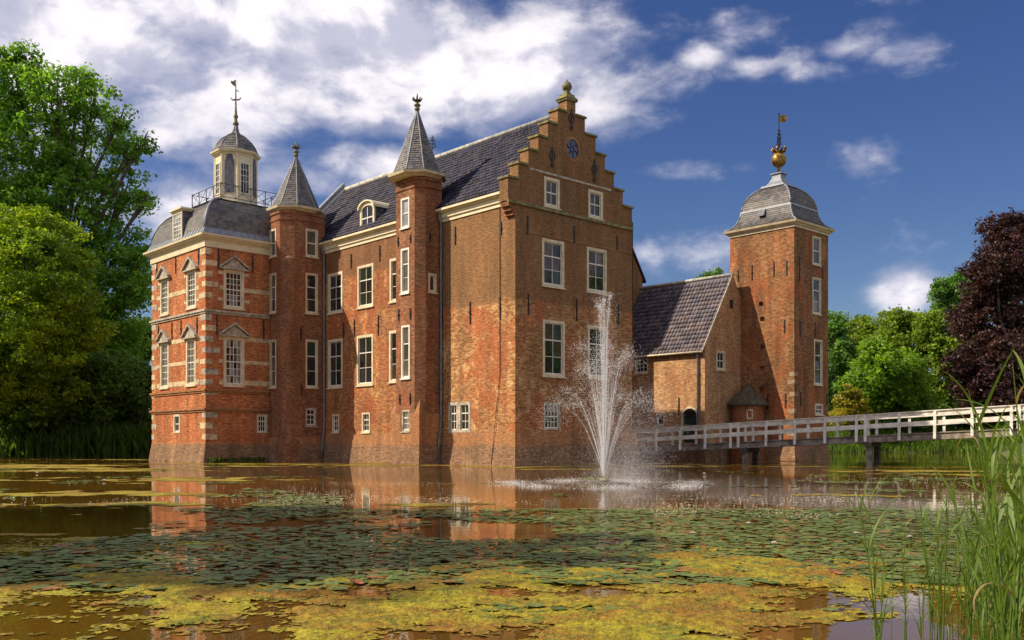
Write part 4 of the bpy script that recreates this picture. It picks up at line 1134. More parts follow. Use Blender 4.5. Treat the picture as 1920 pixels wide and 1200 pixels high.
# putlog recesses in the lit face
for (px, y_) in ((1427, 570), (1429, 598), (1430, 651), (1429, 690), (1428, 730)):
    a_, z_ = TL.a(px), TL.z(px, y_); TL.holes.append((a_ - .17, a_ + .17, z_ - .14, z_ + .14))
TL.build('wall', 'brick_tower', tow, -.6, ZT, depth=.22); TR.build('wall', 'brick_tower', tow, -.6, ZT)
m_ = MB()
for h in TL.holes: m_.quad(TL.P(h[0], h[2], -.22), TL.P(h[1], h[2], -.22), TL.P(h[1], h[3], -.22), TL.P(h[0], h[3], -.22))
m_.quad(W(TS1, TT0, -.6), W(TS1, TT1, -.6), W(TS1, TT1, ZT), W(TS1, TT0, ZT)); m_.quad(W(TS1, TT1, -.6), W(TS0, TT1, -.6), W(TS0, TT1, ZT), W(TS1, TT1, ZT))
m_.build('rear_wall', 'brick_tower', tow)
for a_ in [(1410, 497, 525), (1451, 490, 518), (1475, 488, 516), (1471, 599, 625), (1440, 738, 768), (1473, 738, 765), (1384, 507, 528)]: anchor(TL, tow, *a_)
for a_ in [(1499, 484, 528), (1542, 497, 522), (1500, 602, 631), (1528, 604, 634), (1501, 735, 762), (1550, 738, 760)]: anchor(TR, tow, *a_)
tcs, tct, ths, tht = (TS0 + TS1) / 2, (TT0 + TT1) / 2, (TS1 - TS0) / 2, (TT1 - TT0) / 2
m_ = MB()
for (z0, z1, o0, o1) in ((ZT - .02, ZT + .14, .07, .08), (ZT + .141, ZT + .26, .16, .22), (ZT + .261, ZT + .40, .30, .36)):
    m_.hexa(frame_pts(tcs, tct, ths + o0, tht + o0, z0), frame_pts(tcs, tct, ths + o1, tht + o1, z1))
m_.build('eaves_cornice', 'casing', tow)
q0 = ZT + .40
sk = lambda f, h_: (tcs, tct, ths * f, tht * f, q0 + h_)
lower = ring_roof('lower_roof', 'slates', tow, [sk(1.12, 0), sk(1.02, .12), sk(.92, .32), sk(.85, .58), sk(.80, .9), sk(.775, 1.22)], 4, hip_r=.06, cw=.24, ch=.14, mat='slate_dark')
m_ = MB(); m_.hexa(frame_pts(tcs, tct, ths * .80, tht * .80, q0 + 1.2), frame_pts(tcs, tct, ths * .79, tht * .79, q0 + 1.34)); m_.build('lead_ledge', 'lead', tow)
upper = ring_roof('upper_roof', 'slates', tow, [sk(.765, 1.34), sk(.755, 1.6), sk(.71, 1.95), sk(.62, 2.35), sk(.50, 2.65), sk(.36, 2.88), sk(.30, 2.98)], 4, hip_r=.06, cw=.24, ch=.14, mat='slate_dark')
m_ = MB()
for f0, f1, h0, h1 in ((.37, .34, 2.9, 3.05), (.28, .2, 3.051, 3.3), (.2, .14, 3.301, 3.6), (.14, .13, 3.601, 3.85), (.17, .17, 3.851, 3.93)):
    m_.hexa(frame_pts(tcs, tct, ths * f0, tht * f0 * 1.1, q0 + h0), frame_pts(tcs, tct, ths * f1, tht * f1 * 1.1, q0 + h1))
m_.build('lead_neck', 'lead', tow)
p = W(tcs, tct); zb_ = HC + (HOR - 300) / FPX * 65.1; rb = .52
MB().lathe(p, [(.12, q0 + 3.9)] + [(rb * math.sin(x), zb_ - rb * math.cos(x)) for x in np.linspace(.22, math.pi - .15, 15)], 24).build('gilded_ball', 'gold', tow, smooth=True)
m_ = MB().lathe(p, [(.3, zb_ + rb - .08), (.34, zb_ + rb + .05), (.2, zb_ + rb + .12)], 12)
for k in range(9):
    w_ = 2 * math.pi * k / 9
    m_.tube([p + [r_ * math.cos(w_), r_ * math.sin(w_), zb_ + rb + h_] for r_, h_ in ((.25, .0), (.42, .08), (.5, .22), (.44, .32), (.36, .28))], [.07, .08, .07, .05, .03], 5)
m_.build('gilded_crown', 'gold', tow, smooth=True)
m_ = MB().tube([p + [0, 0, zb_ + rb], p + [0, 0, zb_ + 3.15]], .035, 6)
for k in range(6):
    h_ = zb_ + rb + .35 + k * .2; r_ = .2 - k * .025
    for j in range(4):
        w_ = j * math.pi / 2 + k * .4
        m_.tube([p + [r_ * math.sin(x) * math.cos(w_) + .01, r_ * math.sin(x) * math.sin(w_), h_ + .08 * x] for x in np.linspace(0, math.pi, 6)], .028, 4)
m_.lathe(p, [(.03, zb_ + 3.1), (.07, zb_ + 3.16), (.0, zb_ + 3.25)], 8)
m_.build('iron_spire', 'iron', tow)
fl = [(.04, 2.62), (.32, 2.58), (.62, 2.72), (.5, 2.78), (.68, 2.9), (.5, 2.93), (.58, 3.04), (.3, 3.06), (.04, 3.04)]
MB().prism([p + [x, 0, zb_ + y_] for x, y_ in fl], (0, .025, 0)).build('weather_vane', 'gold', tow)
# skylight in the lower roof
LS = Wall(W(TS0, TT0 + .30), W(TS1, TT0 + .30))
a_, z_ = LS.a(1428), LS.z(1428, 399)
b_ = [LS.P(a_ - .22, z_ - .22, .16), LS.P(a_ + .22, z_ - .22, .16), LS.P(a_ + .22, z_ + .26, -.12), LS.P(a_ - .22, z_ + .26, -.12)]
m_ = MB().hexa([x - np.array([*LS.n, 0]) * .2 for x in b_], b_); m_.build('skylight', 'lead', tow)
MB().quad(*[x * .8 + sum(b_) / 4 * .2 + np.array([*LS.n * .01, .008]) for x in b_]).build('pane', 'curtain', tow)
plinth('plinth', tow, [(TS1, TT0), (TS0, TT0), (TS0, TT1)], -.6, .95, .3, .08)
m_ = MB()
for k, z_ in enumerate((1.6, 2.3, 3.1, 4.2, 5.0, 5.5)):
    q = MB(); cbox(q, TS0 - .012, TS0 + (.5, .35)[k % 2], TT0 - .012, TT0 + (.3, .45)[k % 2], z_, z_ + .26); q.build('quoin', 'dull_stone', tow)

# round privy annex with mossy roof in the corner of wing and tower
ann = thing('round_annex', 'small round brick annex with dark mossy cone roof below the tower', 'annex', W(1.6, 22.6, 0))
ac = W(1.55, 22.75); az_ = HC + (HOR - 757) / FPX * 62; ap = HC + (HOR - 722) / FPX * 62
m_ = MB().lathe(ac, [(1.18, -.6), (1.18, .8), (1.12, .9), (1.12, az_)], 28); m_.build('wall', 'brick_tower', ann)
m_ = MB().lathe(ac, [(1.12, az_ - .12), (1.36, az_ - .1), (1.38, az_ + .05), (1.0, az_ + .45), (.5, az_ + .9), (.05, ap + .25)], 24); m_.build('roof', 'thatch', ann)
aw = np.array([-.12, -1.0]); aw = aw / np.linalg.norm(aw); wc = ac[:2] + aw * 1.125
AW = Wall((wc[0] - .4, wc[1] + .048), (wc[0] + .4, wc[1] - .048))
window(AW, ann, 0, 0, 0, 0, 1, 2, fw=.08, case='casing', rect=(.2, .6, az_ - 1.0, az_ - .35), hole=False, sill=False)
for da in (-.35, .45):
    q = AW.P(.4 + da + .3, 0, 0); m_ = MB(); AW.box(m_, .4 + da * 1.3 + .3, .4 + da * 1.3 + .35, az_ - .6, az_ - .15, -.1, .03); m_.build('wall_anchor', 'iron', ann)

# ================================================================== FOOTBRIDGE
E0 = np.array([7.78, 61.0]); ED = np.array([.814, -.581]); ED = ED / np.linalg.norm(ED); EN = np.array([ED[1], -ED[0]])
if EN @ E0 < 0: EN = -EN        # away from the viewer
bridge = thing('footbridge', 'white railed wooden footbridge rising across the moat to the castle', 'bridge', (*(E0 + ED * 12 + EN * 1), 0))
BA = lambda px: ((px - 960) / FPX * E0[1] - E0[0]) / (ED[0] - (px - 960) / FPX * ED[1])
z_at = lambda a_, z0, z1: z0 + (z1 - z0) * (a_ - BA(1187)) / (BA(1897) - BA(1187))
zpx = lambda px, py: HC + (HOR - py) / FPX * (E0[1] + ED[1] * BA(px))
RTOP = (zpx(1187, 805), zpx(1897, 759.4)); DTOP = (zpx(1187, 838), zpx(1897, 803)); MIDR = (zpx(1187, 825), zpx(1897, 783))
ZA = lambda pair, a_: z_at(a_, *pair)


def bar(mb, a0, a1, pair, h0, h1, o0, o1):
    P_ = lambda a_, o, z: (*(E0 + ED * a_ + EN * o), z)
    mb.hexa([P_(a0, o0, ZA(pair, a0) + h0), P_(a1, o0, ZA(pair, a1) + h0), P_(a1, o1, ZA(pair, a1) + h0), P_(a0, o1, ZA(pair, a0) + h0)],
            [P_(a0, o0, ZA(pair, a0) + h1), P_(a1, o0, ZA(pair, a1) + h1), P_(a1, o1, ZA(pair, a1) + h1), P_(a0, o1, ZA(pair, a0) + h1)])


AE = 27.0; WB = 2.1
post_px = [1231.6, 1276.8, 1323.7, 1371.4, 1385.7, 1437.8, 1491.6, 1548, 1607, 1623.6, 1687, 1753.7, 1823.7, 1897, 1912]
pa_ = [BA(x) for x in post_px] + [23.6, 25.4]
a_ = -.4
dk = MB(); bar(dk, -.4, AE, DTOP, -.12, -.055, .04, WB - .04); dk = dk.build('deck', 'wood', bridge)
while a_ < AE:
    m_ = MB(); bar(m_, a_, a_ + .17, DTOP, -.054, rnd.uniform(-.008, .004), -.06, WB + .06); m_.build('plank', 'wood', dk); a_ += .18
for o in (0.0, WB - .14):
    m_ = MB(); bar(m_, -.3, AE, DTOP, -.40, -.122, o, o + .14); m_.build('main_beam', 'wood', bridge)
for side_ in (0, 1):
    o = -.10 if side_ == 0 else WB + .0
    m_ = MB(); bar(m_, -.1, AE, RTOP, -.05, .0, o - .05, o + .15); m_.build('handrail', 'bridge', bridge)
    m_ = MB(); bar(m_, -.1, AE, RTOP, -.25, -.052, o + .02, o + .07); m_.build('top_rail', 'bridge', bridge)
    m_ = MB(); bar(m_, -.1, AE, MIDR, -.10, .10, o + .02, o + .07); m_.build('middle_rail', 'bridge', bridge)
    for a_ in pa_:
        P_ = lambda aa, oo, z: (*(E0 + ED * aa + EN * oo), z)
        zb0, zt0 = ZA(DTOP, a_) - (.34 if side_ == 0 else .2), ZA(RTOP, a_) - .051
        ob, ot = (o - .10, o - .05) if side_ == 0 else (o + .10, o + .075)
        w_ = .068
        m_ = MB().hexa([P_(a_ - w_, ob, zb0), P_(a_ + w_, ob, zb0), P_(a_ + w_, ob + .1, zb0), P_(a_ - w_, ob + .1, zb0)], [P_(a_ - w_, ot, zt0), P_(a_ + w_, ot, zt0), P_(a_ + w_, ot + .065, zt0), P_(a_ - w_, ot + .065, zt0)])
        m_.build('rail_post', 'bridge', bridge)
for px in (1394, 1627):
    a_ = BA(px); zt_ = ZA(DTOP, a_) - .41
    P_ = lambda aa, oo: np.array([*(E0 + ED * aa + EN * oo), 0])
    for o in (.15, WB - .35):
        m_ = MB(); b_ = [P_(a_ - .14, o), P_(a_ + .16, o), P_(a_ + .16, o + .3), P_(a_ - .14, o + .3)]
        m_.hexa([x + [0, 0, -.8] for x in b_], [x + [0, 0, zt_ - .23] for x in b_]); m_.build('pier_post', 'wood' if o < 1 else 'darkwood', bridge)
    m_ = MB(); b_ = [P_(a_ - .18, -.05), P_(a_ + .2, -.05), P_(a_ + .2, WB + .05), P_(a_ - .18, WB + .05)]
    m_.hexa([x + [0, 0, zt_ - .229] for x in b_], [x + [0, 0, zt_] for x in b_]); m_.build('pier_cap', 'darkwood', bridge)
# landing bank under the near house wall
m_ = MB(); m_.hexa([(*(E0 + ED * x + EN * y_), -.7) for x, y_ in ((-.45, -.6), (-6, -.6), (-6, 5.0), (-.45, 2.7))], [(*(E0 + ED * x + EN * y_), .78) for x, y_ in ((-.45, -.4), (-6, -.4), (-6, 5.0), (-.45, 2.5))])
q_ = m_.build('quay_wall', 'plinth'); tag(q_, 'low dark stone quay where the footbridge lands beside the stepped gable', 'quay')

# ================================================================== FOUNTAIN
FC = at(1133, 908, 28.1); FC[2] = 0
m, nt, out = new_mat('water_spray')
b = nd(nt, 'ShaderNodeBsdfPrincipled', {'Base Color': (.92, .93, .95), 'Roughness': .25, 'IOR': 1.33})
t_ = nd(nt, 'ShaderNodeBsdfTranslucent', {'Color': (.95, .95, .96)})
x1 = nd(nt, 'ShaderNodeMixShader', {0: .5, 1: b.outputs[0], 2: t_.outputs[0]})
nt.links.new(x1.outputs[0], out.inputs[0]); MAT['spray'] = m
m, nt, out = new_mat('fine_spray')
b = nd(nt, 'ShaderNodeBsdfDiffuse', {'Color': (.9, .9, .92)}); t_ = nd(nt, 'ShaderNodeBsdfTranslucent', {'Color': (.9, .9, .92)})
x1 = nd(nt, 'ShaderNodeMixShader', {0: .5, 1: b.outputs[0], 2: t_.outputs[0]})
nt.links.new(x1.outputs[0], out.inputs[0]); MAT['finespray'] = m
fou = thing('fountain', 'floating fountain throwing white fan jets before the stepped gable', 'fountain', FC)
MB().lathe(FC, [(.1, -.1), (.75, -.06), (.82, .0), (.72, .05), (.3, .08)], 24).build('float', 'darkwood', fou)
MB().lathe(FC, [(.16, .06), (.18, .12), (.1, .2), (.05, .22)], 14).build('nozzle', 'copper', fou)
drops = []; fine = []


def jet(az, xa, H, n, spread, strand=.62, r0=.010, far=1.9, burst=1.0):
    d_ = np.array([math.cos(az), math.sin(az)])
    f_ = lambda u: np.array([FC[0] + d_[0] * xa * u, FC[1] + d_[1] * xa * u, .2 + H * (2 * u - u * u)])
    us = np.linspace(0, strand, 9)
    MB().tube([f_(u) + (rng.normal(0, .006, 3) if u > .1 else 0) for u in us], list(np.linspace(r0 * .75, r0 * .16, 9)), 5).build('jet', 'spray', fou)
    for u in rng.uniform(.12, 1, n) ** .8 * far:
        p = f_(u)
        sp = spread * (.12 + .88 * min(1.6, u) ** 2)
        p = p + rng.normal(0, sp, 3) * np.array([1, 1, 1.1])
        if p[2] > 0: drops.append((p, (.006 if u < .7 else .0068) * rng.uniform(.35, 1.35)))


for k in range(5): jet(k * 2 * math.pi / 5 + .3, .2, 5.4 - .12 * k, 420, .045, .9, .013, 1.06)
for k in range(12): jet(k * 2 * math.pi / 12 + .1, .74 + .1 * math.sin(k * 1.7), 3.6 + .35 * math.sin(k * 2.9), 420, .11, .72, .010, 1.35)
for k in range(16): jet(k * 2 * math.pi / 16 + .2, 1.28 + .12 * math.sin(k * 2.1), 2.4 + .2 * math.sin(k * 3.3), 300, .085, .66, .010, 1.6)
for _ in range(2600):        # loose drops drifting from the column
    u = rng.uniform(0, 1); a_ = rng.uniform(0, 2 * math.pi); r_ = abs(rng.normal(0, .24))
    drops.append((FC + np.array([r_ * math.cos(a_) * (.3 + u), r_ * math.sin(a_) * (.3 + u), .8 + 4.9 * u ** .8]), rng.uniform(.004, .009)))
for _ in range(600):
    a_ = rng.uniform(0, 2 * math.pi); r_ = rng.uniform(.4, 2.6)
    drops.append((FC + np.array([r_ * math.cos(a_), r_ * math.sin(a_), abs(rng.normal(0, 1.3)) * (1.3 - r_ / 3.2)]), rng.uniform(.003, .009)))
for _ in range(5200):        # splash ring where the drops land
    a_ = rng.uniform(0, 2 * math.pi); r_ = 2.55 + rng.normal(0, .26) + .25 * math.sin(5 * a_)
    if math.sin(a_ * 7) + rng.normal(0, .5) < -.2: continue
    drops.append((FC + np.array([r_ * math.cos(a_) * 1.05, r_ * math.sin(a_), abs(rng.normal(0, .045))]), rng.uniform(.004, .010)))
for _ in range(16000):       # fine spray inside the fan
    u = rng.uniform(0, 1); a_ = rng.uniform(0, 2 * math.pi); q_ = abs(rng.normal(0, 1)) * (.08 + .42 * u * (1.25 - u))
    fine.append((FC + np.array([q_ * math.cos(a_), q_ * math.sin(a_), .25 + 5.0 * u * rng.uniform(.55, 1)]), rng.uniform(.002, .0055)))
for _ in range(30000):        # mist blown to the lee side
    u = rng.uniform(0, 1)
    fine.append((FC + np.array([.5 + rng.normal(0, .55) + .45 * u, rng.normal(0, .7), 3.2 * u ** 1.3 * rng.uniform(.1, 1)]), rng.uniform(.002, .0052)))


def octas(name, lst, mat):
    c = np.array([p for p, _ in lst]); r_ = np.array([q for _, q in lst])[:, None, None]
    d_ = np.array([[1, 0, 0], [-1, 0, 0], [0, 1, 0], [0, -1, 0], [0, 0, 1.3], [0, 0, -1.3]])
    v = (c[:, None] + d_[None] * r_).reshape(-1, 3)
    f = np.array([[0, 2, 4], [2, 1, 4], [1, 3, 4], [3, 0, 4], [2, 0, 5], [1, 2, 5], [3, 1, 5], [0, 3, 5]])
    f = (np.arange(len(lst))[:, None, None] * 6 + f[None]).reshape(-1, 3)
    o = mesh_obj(name, v - FC, f, mat, fou, False, tuple(FC)); o['kind'] = 'stuff'


octas('droplets', drops, 'spray'); octas('mist', fine, 'finespray')
# foam flecks on the ring
fv = []; 
for _ in range(900):
    a_ = rng.uniform(0, 2 * math.pi); r_ = 2.5 + rng.normal(0, .35)
    c = FC + np.array([r_ * math.cos(a_) * 1.05, r_ * math.sin(a_), .006]); q = rng.uniform(.012, .05)
    for x, y_ in ((-1, -.3), (1, -.3), (1, .3), (-1, .3)): fv.append(c + [x * q, y_ * q, 0])
o = mesh_obj('foam', np.array(fv) - FC, np.arange(len(fv)).reshape(-1, 4), 'finespray', fou, False, tuple(FC)); o['kind'] = 'stuff'


# ================================================================== TREES
def leaves(centres, spread, per, size, flat=.75, up=.25, seed=1):
    """leaf-sized diamonds scattered in clumps; returns verts, faces"""
    r_ = np.random.default_rng(seed)
    n = len(centres) * per
    c = np.repeat(centres, per, 0); s = np.repeat(spread, per)[:, None]
    g = r_.normal(0, 1, (n, 3)); g = g / np.linalg.norm(g, axis=1, keepdims=True) * (r_.uniform(0, 1, (n, 1)) ** .45)
    p = c + g * s * np.array([1, 1, flat])
    nrm = g * .55 + r_.normal(0, .6, (n, 3)) + np.array([0, 0, up * 2.4]); nrm /= np.linalg.norm(nrm, axis=1, keepdims=True)
    t = np.cross(nrm, r_.normal(0, 1, (n, 3))); t /= np.linalg.norm(t, axis=1, keepdims=True) + 1e-9
    b_ = np.cross(nrm, t)
    sz = size * r_.uniform(.6, 1.25, (n, 1))
    v = np.stack([p - t * sz * .6, p + b_ * sz * .34 + nrm * sz * .06, p + t * sz * .6, p - b_ * sz * .34 + nrm * sz * .06], 1).reshape(-1, 3)
    return v, np.arange(n * 4).reshape(-1, 4)


def tree(name, label, cat, base, lobes, mat, leaf, clumps, per, seed, trunk_r=.5, spread=(.6, 1.2), fill=.45, group=None, limbs=True, flat=.7):
    """lobes: list of (centre xyz, radius). Clumps sit mostly near the lobe surfaces, so gaps and dark hollows stay."""
    root = thing(name, label, cat, base, group)
    r_ = np.random.default_rng(seed)
    L = np.array([[*c, q] for c, q in lobes]); wgt = L[:, 3] ** 2; wgt = wgt / wgt.sum()
    idx = r_.choice(len(L), clumps, p=wgt)
    g = r_.normal(0, 1, (clumps, 3)); g /= np.linalg.norm(g, axis=1, keepdims=True)
    rad = (fill + (1 - fill) * r_.uniform(0, 1, (clumps, 1)) ** .5)
    cen = L[idx, :3] + g * rad * L[idx, 3:4] * np.array([1, 1, .92])
    keep = cen[:, 2] > base[2] + .3
    cen = cen[keep]
    sp = r_.uniform(*spread, len(cen))
    v, f = leaves(cen, sp, per, leaf, flat=flat, seed=seed + 50)
    mesh_obj('crown', v - np.array(base), f, mat, root, False, tuple(map(float, base)))
    m_ = MB()
    b_ = np.array(base, float); top = L[np.argmax(L[:, 2]), :3]; midc = L[:, :3].mean(0)
    h_ = top[2] - b_[2]
    tp = [b_ + [0, 0, -.6]] + [b_ + (np.array([midc[0], midc[1], 0]) - np.array([b_[0], b_[1], 0])) * x * .5 + np.array([r_.normal(0, .12), r_.normal(0, .12), h_ * x * .8]) for x in (.12, .3, .5, .75, 1.0)]
    m_.tube(tp, [trunk_r * 1.3, trunk_r, trunk_r * .82, trunk_r * .6, trunk_r * .35, trunk_r * .1], 9)
    if limbs:
        for c in L:
            k = int(np.clip((c[2] - b_[2]) / h_ * 4, 1, 4)); s_ = np.array(tp[k]); e_ = c[:3]
            if s_[2] > e_[2]: s_ = np.array(tp[max(1, k - 1)])
            q1 = s_ + (e_ - s_) * .45 + np.array([r_.normal(0, .4), r_.normal(0, .4), .5]); rr = trunk_r * .34
            m_.tube([s_, q1, e_, e_ + (e_ - q1) * .1 + [0, 0, c[3] * .2]], [rr, rr * .7, rr * .35, rr * .08], 6)
            for _ in range(4):
                d_ = r_.normal(0, 1, 3); d_ /= np.linalg.norm(d_)
                m_.tube([q1 * .4 + e_ * .6, e_ + d_ * c[3] * .35, e_ + d_ * c[3] * .65 + [0, 0, .1]], [rr * .35, rr * .2, rr * .05], 5)
    m_.build('trunk', 'bark', root)
    return root


def lob(lst, Y, depth=.5, seed=0):
    r_ = np.random.default_rng(seed)
    return [(at(px, py, Y + r_.uniform(-1, 1) * depth * rp / FPX * Y), rp / FPX * Y) for px, py, rp in lst]


MAT['leaf_plane'] = leaf_mat('plane_leaves', (.20, .37, .042), (.115, .245, .034), .5)
MAT['leaf_maple'] = leaf_mat('maple_leaves', (.29, .38, .02), (.15, .25, .02), .5)
MAT['leaf_dark'] = leaf_mat('shrub_leaves', (.125, .23, .034), (.075, .15, .026), .42)
MAT['leaf_bright'] = leaf_mat('lime_leaves', (.23, .37, .03), (.13, .25, .024), .5)
MAT['leaf_olive'] = leaf_mat('oak_leaves', (.22, .31, .03), (.14, .22, .025), .45)
MAT['leaf_mid'] = leaf_mat('ash_leaves', (.15, .29, .055), (.10, .21, .042), .45)
MAT['leaf_yellow'] = leaf_mat('golden_leaves', (.36, .31, .03), (.22, .21, .022), .42)
MAT['leaf_copper'] = leaf_mat('copper_beech_leaves', (.072, .030, .029), (.042, .019, .021), .3)

tree('plane_tree', 'towering pale green tree rising highest beside the pavilion', 'tree', at(95, 0, 80) * [1, 1, 0] + [0, 0, .6],
     lob([(30, 150, 62), (50, 118, 34), (108, 180, 60), (178, 186, 44), (150, 150, 22), (60, 280, 92), (170, 290, 78), (225, 225, 22), (252, 280, 30), (270, 262, 14), (235, 360, 46), (120, 400, 105), (266, 380, 22), (235, 460, 46), (20, 420, 110), (200, 520, 80), (248, 545, 38), (-70, 220, 120), (-90, 430, 140), (215, 620, 60), (80, 560, 100), (262, 480, 22), (258, 630, 22)], 80, .9, 1),
     'leaf_plane', .31, 1900, 52, 21, .75, (.45, 1.3), .35)
tree('maple_tree', 'rounded yellow green tree in front of the towering tree', 'tree', at(40, 0, 73) * [1, 1, 0] + [0, 0, .5],
     lob([(28, 432, 50), (78, 425, 40), (120, 455, 42), (60, 500, 80), (140, 500, 36), (-20, 480, 80), (110, 560, 66), (30, 590, 90), (160, 560, 28), (-80, 560, 90), (150, 620, 50), (90, 650, 70), (20, 680, 80), (110, 720, 55), (-40, 650, 90), (60, 750, 50)], 70, .8, 2),
     'leaf_maple', .23, 1700, 56, 22, .4, (.35, .95), .45, flat=.55)
for k, (px, py, rp, Y) in enumerate([(30, 740, 88, 73), (130, 735, 70, 72.5), (205, 720, 62, 75), (262, 725, 42, 77), (270, 640, 40, 92), (180, 640, 70, 84), (85, 790, 60, 76), (235, 790, 50, 79), (165, 790, 58, 80), (40, 790, 52, 74), (135, 796, 46, 74.5)]):
    lab = ['broad dark shrub at the left picture edge behind the bank reeds', 'dark rounded shrub left of the lawn gap on the shady bank', 'dark shrub in the middle of the shady bank', 'dark shrub touching the pavilion edge by the water',
           'dark tree beside the pavilion, seen between its wall and the big tree', 'dark tree under the crown of the big plane tree', 'low dark shrub filling the gap between the leftmost shrubs', 'low dark shrub close to the pavilion wall under the trees', 'low dark shrub in the deepest shade of the bank', 'low leafy shrub before the trunk of the rounded tree', 'small leafy shrub on the shady bank right of the rounded tree trunk'][k]
    nm, ct_ = ('dark_shrub', 'shrub') if k not in (4, 5) else ('dark_tree', 'tree')
    tree(nm, lab, ct_, at(px, 0, Y) * [1, 1, 0] + [0, 0, .5], lob([(px, py, rp), (px - rp * .5, py + rp * .3, rp * .6), (px + rp * .5, py + rp * .25, rp * .6), (px + rp * .1, py - rp * .5, rp * .55)], Y, .5, 30 + k),
         'leaf_dark', .3, 260, 50, 60 + k, .2, (.5, 1.0), .4, 'shrubs on the shady bank', limbs=False)
# trees on the right
tree('lime_bush', 'bright green bushy tree on the far bank beside the tower', 'tree', at(1655, 0, 108) * [1, 1, 0] + [0, 0, .6],
     lob([(1655, 690, 52), (1615, 735, 42), (1705, 735, 46), (1660, 750, 60), (1640, 655, 20), (1690, 690, 36), (1730, 770, 34), (1600, 780, 30)], 108, .7, 3), 'leaf_bright', .38, 520, 50, 23, .35, (.45, 1.5), .3, 'trees on the far bank')
tree('golden_tree', 'small yellow green tree low beside the tower foot', 'tree', at(1594, 0, 102) * [1, 1, 0] + [0, 0, .5],
     lob([(1594, 735, 16), (1592, 752, 24), (1596, 772, 30), (1580, 785, 22), (1612, 786, 22)], 102, .5, 4), 'leaf_yellow', .3, 150, 36, 24, .2, (.4, .9), .4, 'trees on the far bank', flat=.4)
tree('oak_tree', 'olive green tree behind the bright bush on the far bank', 'tree', at(1640, 0, 124) * [1, 1, 0] + [0, 0, .7],
     lob([(1610, 620, 30), (1645, 615, 32), (1685, 605, 28), (1600, 660, 36), (1650, 660, 46), (1700, 650, 46), (1720, 610, 24)], 124, .8, 5), 'leaf_olive', .42, 460, 42, 25, .4, (.6, 1.3), .4, 'trees on the far bank')
tree('oak_tree', 'olive tree between bright bush and copper beech', 'tree', at(1760, 0, 120) * [1, 1, 0] + [0, 0, .7],
     lob([(1750, 640, 40), (1745, 605, 26), (1785, 660, 44), (1760, 700, 50), (1740, 760, 44), (1790, 760, 40)], 120, .8, 6), 'leaf_olive', .42, 420, 42, 26, .4, (.6, 1.3), .4, 'trees on the far bank')
tree('ash_tree', 'blue green tree standing tallest between the oaks and copper beech', 'tree', at(1785, 0, 128) * [1, 1, 0] + [0, 0, .7],
     lob([(1770, 540, 22), (1800, 530, 24), (1780, 575, 34), (1820, 560, 34), (1757, 550, 12), (1810, 610, 40)], 128, .8, 7), 'leaf_mid', .40, 330, 38, 27, .4, (.5, 1.1), .3, 'trees on the far bank')
tree('ash_tree', 'dark green tree touching the right edge of the tower', 'tree', at(1560, 0, 120) * [1, 1, 0] + [0, 0, .7],
     lob([(1565, 605, 22), (1550, 640, 34), (1575, 665, 30), (1570, 720, 34), (1560, 770, 36)], 120, .8, 8), 'leaf_mid', .42, 300, 42, 28, .35, (.6, 1.2), .4, 'trees on the far bank')
tree('copper_beech', 'dark purple copper beech at the right picture edge', 'tree', at(1905, 0, 97) * [1, 1, 0] + [0, 0, .6],
     lob([(1900, 450, 50), (1870, 500, 48), (1925, 480, 80), (1845, 545, 40), (1900, 580, 80), (1826, 505, 18), (1812, 600, 36), (1880, 430, 40), (1800, 680, 30), (1835, 630, 44), (1870, 690, 70), (1820, 720, 32), (1930, 700, 90), (1850, 760, 50), (1960, 560, 90), (1990, 420, 70)], 97, .8, 9), 'leaf_copper', .30, 1700, 52, 29, .6, (.4, 1.25), .35)
tree('ash_tree', 'tree top just showing above the low wing roof ridge', 'tree', at(1330, 0, 118) * [1, 1, 0] + [0, 0, .7],
     lob([(1320, 520, 12), (1345, 514, 12), (1332, 530, 20), (1330, 560, 40), (1310, 600, 50), (1360, 610, 40)], 118, .4, 10), 'leaf_mid', .40, 220, 30, 31, .35, (.5, 1.0), .3, 'trees on the far bank')
# the tree on the near bank, out of the picture, whose shade lies over the left of the pond
tree('bank_tree', 'broad tree on the near bank outside the picture', 'tree', (-27.5, 11.0, .5), [((-26, 12, 12), 5.5), ((-29, 9, 13), 5.0), ((-25, 14, 16), 4.0), ((-27, 10, 18.5), 4.0), ((-24, 10, 8), 3.5)], 'leaf_dark', .6, 420, 26, 33, .5, (.8, 1.6), .4)
for k, (x, y_, h_) in enumerate([(58, 38, 19), (64, 52, 23), (60, 66, 20), (-64, 36, 20), (-68, 50, 22), (-60, 62, 18)]):
    tree('shore_tree', ['shore tree beyond the right edge, nearest the viewer', 'tallest shore tree beyond the right edge', 'shore tree beyond the right edge, farthest off', 'shore tree beyond the left edge, nearest the viewer', 'tallest shore tree beyond the left edge', 'shore tree beyond the left edge, farthest off'][k], 'tree', (x, y_, .5),
         [((x, y_, h_ * .45), h_ * .30), ((x - 3, y_ + 4, h_ * .55), h_ * .24), ((x + 2, y_ - 4, h_ * .5), h_ * .26), ((x, y_, h_ * .8), h_ * .2), ((x + 1, y_ + 2, h_ * .25), h_ * .22)], 'leaf_plane', .8, 260, 26, 140 + k, .4, (1.0, 1.9), .4, 'shore trees out of the picture')
